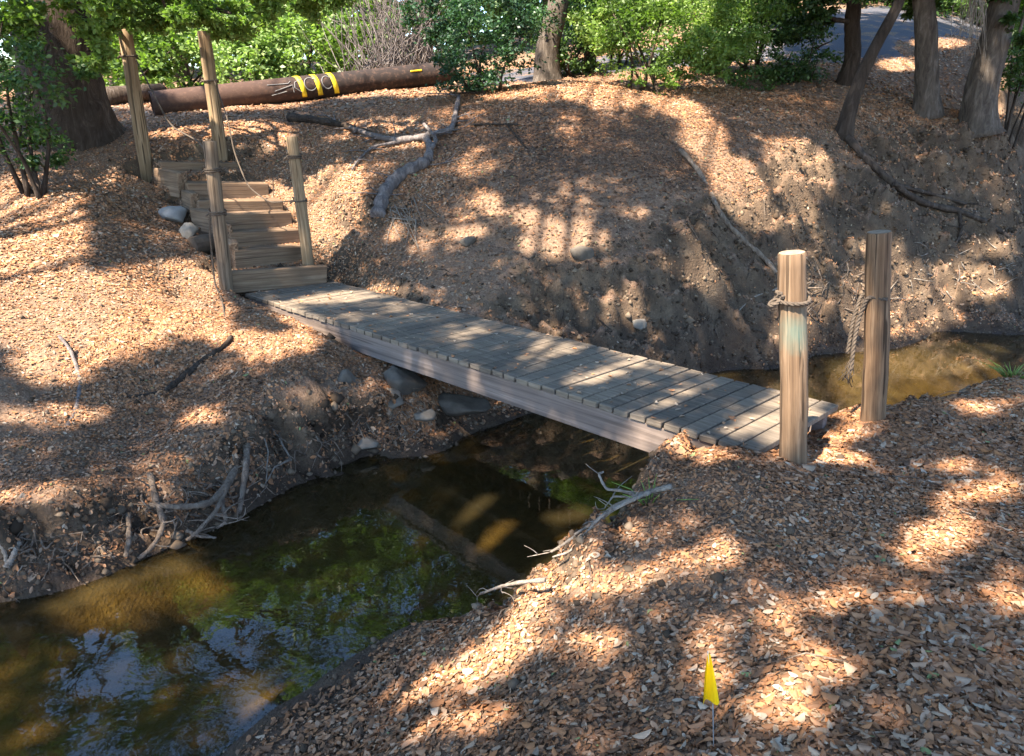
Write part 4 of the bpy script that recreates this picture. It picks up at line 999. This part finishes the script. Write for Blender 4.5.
for px, py, Y_, r, lm, n, lab in [(572, 38, 14.0, (.7, .6, .6), 'mid', 6000, 'leafy bush behind the grey stumpy trunk'), (625, 18, 15.0, (1.0, .7, .8), 'pale', 7000, 'pale bush glowing behind the bright bush'), (715, 48, 13.4, (.6, .5, .5), 'mid', 6000, 'green bush hiding the left end of the road'), (762, 14, 13.6, (.8, .6, .45), 'fresh', 6000, 'bright bush rising left of the upright dark trunk'), (1030, 50, 13.5, (.6, .5, .6), 'mid', 5000, 'bush at the right edge behind the thick leaning trunk')]:
    shrub('bush', s_(px, py, Y_), r, n, .07, lm, lab, sprays=110, more=[(s_(px + 18, py - 22, Y_ + .3), tuple(q * .8 for q in r))])
for px, py, Y_, lab in [(890, -14, 22.5, 'bush on the hill above the road left of the upright grey trunk'), (955, -12, 23.5, 'bush on the hill above the road between the two grey trunks'), (1025, -4, 22.0, 'bush on the hill above the road at the right edge')]:
    shrub('bush', s_(px, py, Y_), (1.7, 1.0, 1.1), 7000, .13, 'mid', lab, sprays=110)
# trees of the bank top
def bank_tree(pts, r0, r1, lobes, n, label, bm='bark', lm='oak', name='oak_tree', ls=.085, flare=1.35, sprays=300):
    tree(name, pts, r0, r1, lobes, int(n * 2), ls, lm, bm, label, sprays=sprays, clump=.25, flare=flare, cull=view_cull)
def hb(px, py, sink=.1): return hit(px, py, -sink)
B = hb(548, 80); bank_tree([B, s_(546, 50, B[1]), s_(560, 0, B[1]), s_(566, -70, B[1] + .1), s_(575, -200, B[1])], .22, .12, [(np.array(q), (1.7, 1.3, 1.0)) for q in ((-2.6, 11.4, 6.6), (-.6, 11.6, 6.9), (1.4, 11.6, 6.8), (3.2, 12, 7.2), (-3.4, 13, 8.6), (-1.2, 13, 9.2), (1.0, 13, 9.0), (3.2, 13.4, 9.2), (-2, 14, 11), (.8, 14, 11.2), (3, 14.5, 11), (4.8, 12.6, 8.6))] + [(s_(530, -20, 12.2), (.4, .3, .3))], 60000, 'grey stumpy trunk between the dark bush and the bright bush', 'bark_grey')
B = hb(592, 74); bank_tree([B + (0, .3, 0), s_(590, 40, B[1] + .4), s_(596, 0, B[1] + .4), s_(604, -120, B[1] + .5)], .11, .07, [(s_(610, -150, 13), (1.4, 1.2, .8)), (s_(680, -110, 13), (1.2, 1.0, .6))], 9000, 'thin dark trunk just left of the bright bush', 'bark_dark')
B = hb(843, 134); bank_tree([B, s_(852, 100, B[1]), s_(868, 60, B[1]), s_(897, 8, B[1]), s_(915, -40, B[1]), s_(925, -120, B[1] + .3)], .095, .05, [(s_(930, -130, 11.4), (1.3, 1.0, .7)), (s_(850, -90, 11.3), (1.2, 1, .6)), (s_(985, -60, 11.2), (.6, .5, .3))], 9000, 'thin dark trunk slanting to the right on the bank top', 'bark_dark', flare=1.6)
B = hb(850, 92); bank_tree([B + (0, .4, 0), s_(853, 60, B[1] + .4), s_(852, 20, B[1] + .4), s_(862, -60, B[1] + .5)], .14, .10, [(s_(860, -90, 12.8), (1.4, 1.2, .7)), (s_(800, -60, 12.8), (1.0, .8, .5)), (s_(820, 14, 12.6), (.3, .3, .22))], 9000, 'upright dark trunk behind the slanting thin trunk', 'bark_dark')
B = hb(928, 112); bank_tree([B, s_(927, 80, B[1]), s_(926, 30, B[1]), s_(922, -20, B[1]), s_(915, -140, B[1] + .3)], .17, .13, [(s_(915, -150, 13), (1.6, 1.3, .8)), (s_(980, -200, 13), (1.5, 1.3, .9)), (s_(918, 8, 12.4), (.22, .25, .14))], 10000, 'upright grey trunk left of the thick leaning trunk', 'bark_grey', flare=1.5)
B = hb(980, 128); bank_tree([B, s_(978, 105, B[1]), s_(988, 62, B[1]), s_(1003, 10, B[1]), s_(1018, -50, B[1]), s_(1040, -160, B[1] + .3)], .23, .17, [(np.array(q), (1.8, 1.6, .9)) for q in ((6, 11.6, 7.4), (8.2, 11.2, 7.8), (7, 13.4, 8), (9.6, 12.8, 8.2), (10.4, 10.6, 7.2), (4.6, 10.2, 7.2), (5.2, 13.2, 8.6), (8.6, 15, 9), (11.4, 14.6, 9))] + [(s_(1110, -60, 11.8), (1.2, 1, .7)), (s_(1020, 22, 11.2), (.22, .25, .3), 4), (s_(900, -8, 12.0), (.7, .4, .22), 6), (s_(975, -12, 11.6), (.6, .4, .2), 5), (s_(1090, 60, 11.4), (.7, .6, .5))], 34000, 'thick pale trunk leaning right at the right edge', 'bark_grey', flare=1.45)
c0 = s_(975, 30, 11.0); mb = MB()
for _ in range(46):
    a_ = s_(rng.uniform(968, 985), rng.uniform(-40, -6), 11.0 + rng.uniform(-.2, .2)); b_ = s_(rng.uniform(950, 988), rng.uniform(20, 62), 11.0 + rng.uniform(-.3, .3)); limb(mb, [a_, (a_ + b_) / 2 + rng.normal(size=3) * .06, b_], .006, .0025, 9, .004, 4)
tag(mb.build('dead_twigs', M['twig'], None, loc=tuple(c0)), 'bare grey twigs hanging down between the two grey trunks', 'twigs')
# low scrub along the top edge
# trees further back
BT = [(-9, 21, 9, 'pale'), (-5.5, 23, 8, 'pale'), (-2.6, 21, 9, 'fresh'), (.6, 22, 8.5, 'mid'), (3.2, 23, 8, 'fresh'), (6.5, 27, 9, 'mid'), (10.5, 28, 9, 'mid'), (15, 26, 9, 'mid'), (-13.5, 19, 10, 'mid'), (-12, 25, 11, 'fresh'), (13.5, 20.5, 7, 'fresh'), (-18, 22, 10, 'deep'), (19, 21, 9, 'oak')]
DESC = ['pale green tree filling the gap behind the two tall poles', 'bright tree behind the pipe at the upper left', 'fresh green tree rising behind the dead brush', 'dark tree behind the dark green bush at top centre', 'bright tree high behind the bright bush', 'dark oak on the hill beyond the road', 'deep green oak on the hill at the right beyond the road', 'oak at the far right beyond the road',
        'shaded oak left of the massive oak', 'tall bright tree beyond the massive oak', 'small bright tree by the road at the right edge', 'deep green tree at the far left', 'oak at the right rim of the hill']
for (x, y, h, lm), lab in zip(BT, DESC):
    b = gp(x, y); zz = b[2]; lo = []
    h *= 1.55
    for k in range(17):
        a = rng.uniform(0, 6.28); rr = rng.uniform(.4, 2.6); zf = rng.uniform(.06, .95)
        lo.append((np.array([x + rr * math.cos(a), y + rr * math.sin(a) * .8, zz + h * zf]), (1.5 - .5 * abs(zf - .5), 1.3, 1.0)))
    tree('woodland_tree', [b, b + (.1, 0, h * .3), b + (-.1, .1, h * .6), b + (.1, 0, h * .85)], .2, .06, lo, 19000, .19, lm, 'bark', lab, group='trees beyond the pipe and road', sprays=360, clump=.3)
# far woods as one mass
ang = rng.uniform(-1.25, 1.25, 1500); rad = rng.uniform(32, 75, 1500); fx = np.sin(ang) * rad; fy = np.cos(ang) * rad
fz = hgt(fx, fy) + rng.uniform(.0, 9, 1500) 
P = np.repeat(np.stack([fx, fy, fz], 1), 30, 0) + rng.normal(size=(45000, 3)) * (1.5, 1.5, 1.1)
V = leaf_quads(P, np.full(len(P), .8), .1); o = arr_mesh('woodland', V, 4, M['oak'], colr=np.clip(.5 + rng.normal(size=len(P)) * .25, 0, 1)); tag(o, kind='stuff'); o['label'] = 'dense green woodland closing the view behind the trees'; o['category'] = 'woodland'
# small weeds
for px, py, n_, lab in [(1012, 378, 26, 'small bright grass tuft at the water edge on the right'), (650, 503, 9, 'tiny green weed on the near bank by the bleached roots')]:
    b = hit(px, py); mb = MB()
    for _ in range(n_):
        d = rng.normal(size=3) * (.05, .05, 0); mb.tube([b + d * .4, b + d + (0, 0, .05), b + d * 2.0 + (0, 0, rng.uniform(.06, .11))], [.004, .0035, .001], 4)
    q = mb.build('grass_tuft', M['fresh'], None, loc=tuple(b)); at_ = q.data.attributes.new('tone', 'FLOAT', 'FACE'); at_.data.foreach_set('value', np.full(len(q.data.polygons), .9, np.float32)); tag(q, lab, 'grass tuft')

# ------------------------------------------------------------------ leaf litter
def scatter(n, x0, x1, y0, y1, lmin, lmax, dens, lift=.006):
    x = rng.uniform(x0, x1, n); y = rng.uniform(y0, y1, n); z = hgt(x, y)
    u, v, zc = proj(np.stack([x, y, z], 1))
    nv = nrm(x, y)
    p = dens(x, y, z, nv)
    k = (zc > .3) & (u > -420) & (u < 1700) & (v > -60) & (v < 1000) & (rng.random(n) < p)
    fm = (.62 + .38 * sstep(-.25, .35, fbm(x * .7, y * .7, 3, 93) + .35 * (x > 1.2) * (y < 4)) * np.where((y < 5) & (x > -2), .62 + .38 * sstep(.3, 1.3, x), 1))[k]
    return shift(np.stack([x, y, z], 1)[k]), nv[k], fm * rng.uniform(lmin, lmax, k.sum()) * np.where(rng.random(k.sum()) < .12, rng.uniform(1.1, 1.6, k.sum()), 1)
def litter_mesh(P, nv, L, tilt=.16):
    n = len(P)
    nn_ = nv + rng.normal(size=(n, 3)) * (tilt * np.where(rng.random(n) < .14, 2.6, 1.0))[:, None]; nn_ /= np.linalg.norm(nn_, axis=1)[:, None]
    d = rng.normal(size=(n, 3)); d -= nn_ * np.sum(d * nn_, 1)[:, None]; d /= np.linalg.norm(d, axis=1)[:, None]
    s = np.cross(nn_, d); W = L * rng.uniform(.42, .62, n) * .5; c = rng.normal(size=n) * .22 * L; fold = rng.uniform(-.1, .45, n) * W
    P = P + nv * (.003 + rng.random(n)[:, None] * .008)
    f = lambda a, b, h: P + d * (a * L)[:, None] + s * (b * W)[:, None] + nn_ * h[:, None]
    o1 = np.ones(n); cur = lambda t: c * ((t - .5) ** 2 * 4 - .3)
    j = lambda: rng.uniform(.85, 1.12, n)
    V = np.stack([f(-.5 * o1, 0 * o1, cur(0)), f(-.33 * o1, .68 * j(), fold * .7 + cur(.17)), f(-.02 * o1, 1 * j(), fold + cur(.48)), f(.31 * o1, .68 * j(), fold * .7 + cur(.81)), f(.5 * o1, 0 * o1, cur(1)),
                  f(.31 * o1, -.68 * j(), fold * .7 + cur(.81)), f(-.02 * o1, -1 * j(), fold + cur(.48)), f(-.33 * o1, -.68 * j(), fold * .7 + cur(.17))], 1)
    return V.reshape(-1, 3)
def dens(x, y, z, nv):
    d = np.where((y < 5) & (x > -2) & (x < 1.5), sstep(.01, .07, z), sstep(.05, .16, z + .1 * vnoise(x * 3, y * 3, 3))) * sstep(.55, .80, nv[:, 2] + .25 * vnoise(x * 1.5, y * 1.5, 8))
    left = ((x < -.6) & (y < 6.6)) | ((x < -1.2) & (y < 10))
    d = np.where(left, sstep(.03, .12, z + .08 * vnoise(x * 3, y * 3, 3)) * sstep(.08, .32, nv[:, 2] + .3 * vnoise(x * 2.5, y * 2.5, 8)), d)
    bowl = sstep(1, .55, np.hypot((x - 1.1) / 2.9, (y - 7.7) / 1.6)); d = d * (1 - .82 * bowl)
    bare = sstep(-.1, .45, fbm(x * .9, y * .9, 3, 88)) * np.where(left, .6, 1); fine_ = sstep(2.2, .6, x) * (y < 4.8) * .55 + ((x < -.6) & (y < 9)) * .12
    cut = np.exp(-(((x + 1.3) / .55) ** 2 + ((y - 4.95) / .42) ** 2))
    return (d * (1 - .6 * bare) * (1 - fine_) * (1 - .9 * cut) + .04) * (z > .02)
sets = [scatter(470000, -3.2, 6.4, .6, 6.3, .020, .050, dens), scatter(520000, -3.2, 6.4, .6, 6.3, .007, .020, dens), scatter(420000, -7.5, 9.5, 3.2, 12, .022, .048, dens), scatter(120000, -10, 14, 10, 19, .035, .07, dens)]
P = np.concatenate([s[0] for s in sets]); nv = np.concatenate([s[1] for s in sets]); L = np.concatenate([s[2] for s in sets])
tone = np.clip(rng.beta(1.6, 1.9, len(P)) * .96 + .16 * fbm(P[:, 0] * 1.2, P[:, 1] * 1.2, 3, 60), 0, .965); bowl_shade = sstep(1.1, .5, np.hypot((P[:, 0] - 1.4) / 2.6, (P[:, 1] - 8.6) / 2.2)); tone = np.clip(tone - .38 * bowl_shade * (rng.random(len(P)) < .85), 0, .965); tone = np.where(rng.random(len(P)) < .003, 1.0, tone)  # shade of the bowl put into the leaf tone: most litter there darkened
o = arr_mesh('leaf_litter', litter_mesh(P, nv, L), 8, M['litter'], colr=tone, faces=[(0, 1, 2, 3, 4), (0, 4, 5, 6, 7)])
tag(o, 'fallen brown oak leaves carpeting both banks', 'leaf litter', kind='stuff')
# clods and crumbs of earth on the cut banks
n = 260000; x = rng.uniform(-5, 9, n); y = rng.uniform(2.2, 12.5, n); z = hgt(x, y); nv = nrm(x, y); u, v, zc = proj(np.stack([x, y, z], 1))
k = (zc > .3) & (u > -60) & (u < 1084) & (v > 0) & (v < 780) & (z > -.02) & (rng.random(n) < (1 - sstep(.55, .9, nv[:, 2])) * .95 + .03 + .12 * (z < .12))
P = shift(np.stack([x, y, z], 1)[k]); n = len(P); ico = np.array([(0, 0, 1), (.9, 0, .3), (.28, .85, .3), (-.73, .53, .3), (-.73, -.53, .3), (.28, -.85, .3), (0, 0, -.8)])
sz = .006 + .026 * rng.random(n) ** 5 + .05 * (rng.random(n) < .012) * rng.random(n) * (nv[k][:, 2] < .75); V = P[:, None, :] + ico[None] * sz[:, None, None] * rng.uniform(.6, 1.4, (n, 7, 3))
o = arr_mesh('earth_clods', V.reshape(-1, 3), 7, M['clod'], colr=rng.random(n), faces=[(0, 1, 2), (0, 2, 3), (0, 3, 4), (0, 4, 5), (0, 5, 1), (6, 2, 1), (6, 3, 2), (6, 4, 3), (6, 5, 4), (6, 1, 5)])
tag(o, 'crumbled earth clods on the cut banks', 'earth clods', kind='stuff')
# few leaves on the deck
n = 260; a1 = rng.uniform(0, BL, n); a2 = rng.beta(.7, .9, n) * .98; P = DN + dx * a1[:, None] + dw * a2[:, None] + dz * .0
V = litter_mesh(P, np.repeat(dz[None], n, 0), rng.uniform(.02, .045, n), .12); o = arr_mesh('deck_leaves', V, 8, M['litter'], colr=np.clip(rng.beta(2, 1.2, n), 0, .96), faces=[(0, 1, 2, 3, 4), (0, 4, 5, 6, 7)])
tag(o, 'sparse dry leaves dropped on the bridge planks', 'leaf litter', kind='stuff')
# twig litter
mb = MB(); k = 0
while k < 230:
    x, y = rng.uniform(-6, 7), rng.uniform(1.2, 11); z = g1(x, y)
    if z < .08: continue
    L_ = rng.uniform(.06, .3); a = rng.uniform(0, 6.28); x2, y2 = x + L_ * math.cos(a), y + L_ * math.sin(a); z2 = g1(x2, y2)
    if z2 < .05: continue
    mb.tube([(x, y, z + .015), ((x + x2) / 2 + rng.normal() * .01, (y + y2) / 2, max(z, z2) + .02), (x2, y2, z2 + .015)], [.003, .0026, .0015], 4); k += 1
tag(mb.build('fallen_twigs', M['root'], None), 'small dry twigs lying among the fallen leaves', 'twigs', kind='stuff')

# ------------------------------------------------------------------ light, sky, camera
sun = bpy.data.lights.new('sun', 'SUN'); sun.energy = 4.7; sun.angle = math.radians(.8); sun.color = (1, .89, .74)
so_ = bpy.data.objects.new('sun', sun); col.objects.link(so_); so_.rotation_euler = Vector(SUN.tolist()).to_track_quat('Z', 'Y').to_euler()
w = bpy.data.worlds.new('World'); scn.world = w; w.use_nodes = True; nt = w.node_tree
sky = nt.nodes.new('ShaderNodeTexSky'); sky.sky_type = 'NISHITA'; sky.sun_disc = False; sky.sun_elevation = EL; sky.sun_rotation = math.atan2(SUN[0], SUN[1])
sky.air_density = 1.0; sky.dust_density = .1; sky.ozone_density = 3.0
bg = nt.nodes['Background']; bg.inputs[1].default_value = .135; hs = nt.nodes.new('ShaderNodeHueSaturation'); hs.inputs['Saturation'].default_value = 1.03; nt.links.new(sky.outputs[0], hs.inputs['Color']); nt.links.new(hs.outputs[0], bg.inputs[0])
cd = bpy.data.cameras.new('camera'); cd.sensor_width = 36; cd.lens = 36 * F_PX / 1024; cd.clip_start = .05; cd.clip_end = 2000
co = bpy.data.objects.new('camera', cd); col.objects.link(co)
mw = Matrix((RT.tolist(), UP.tolist(), (-FW).tolist())).transposed().to_4x4(); mw.translation = Vector(CAM.tolist()); co.matrix_world = mw
scn.camera = co
vs = scn.view_settings; vs.view_transform = 'Standard'; vs.look = 'None'; vs.gamma = 1; vs.use_curve_mapping = False; vs.exposure = 2.55
scn.cycles.max_bounces = 8; scn.cycles.transparent_max_bounces = 12; scn.cycles.use_denoising = True
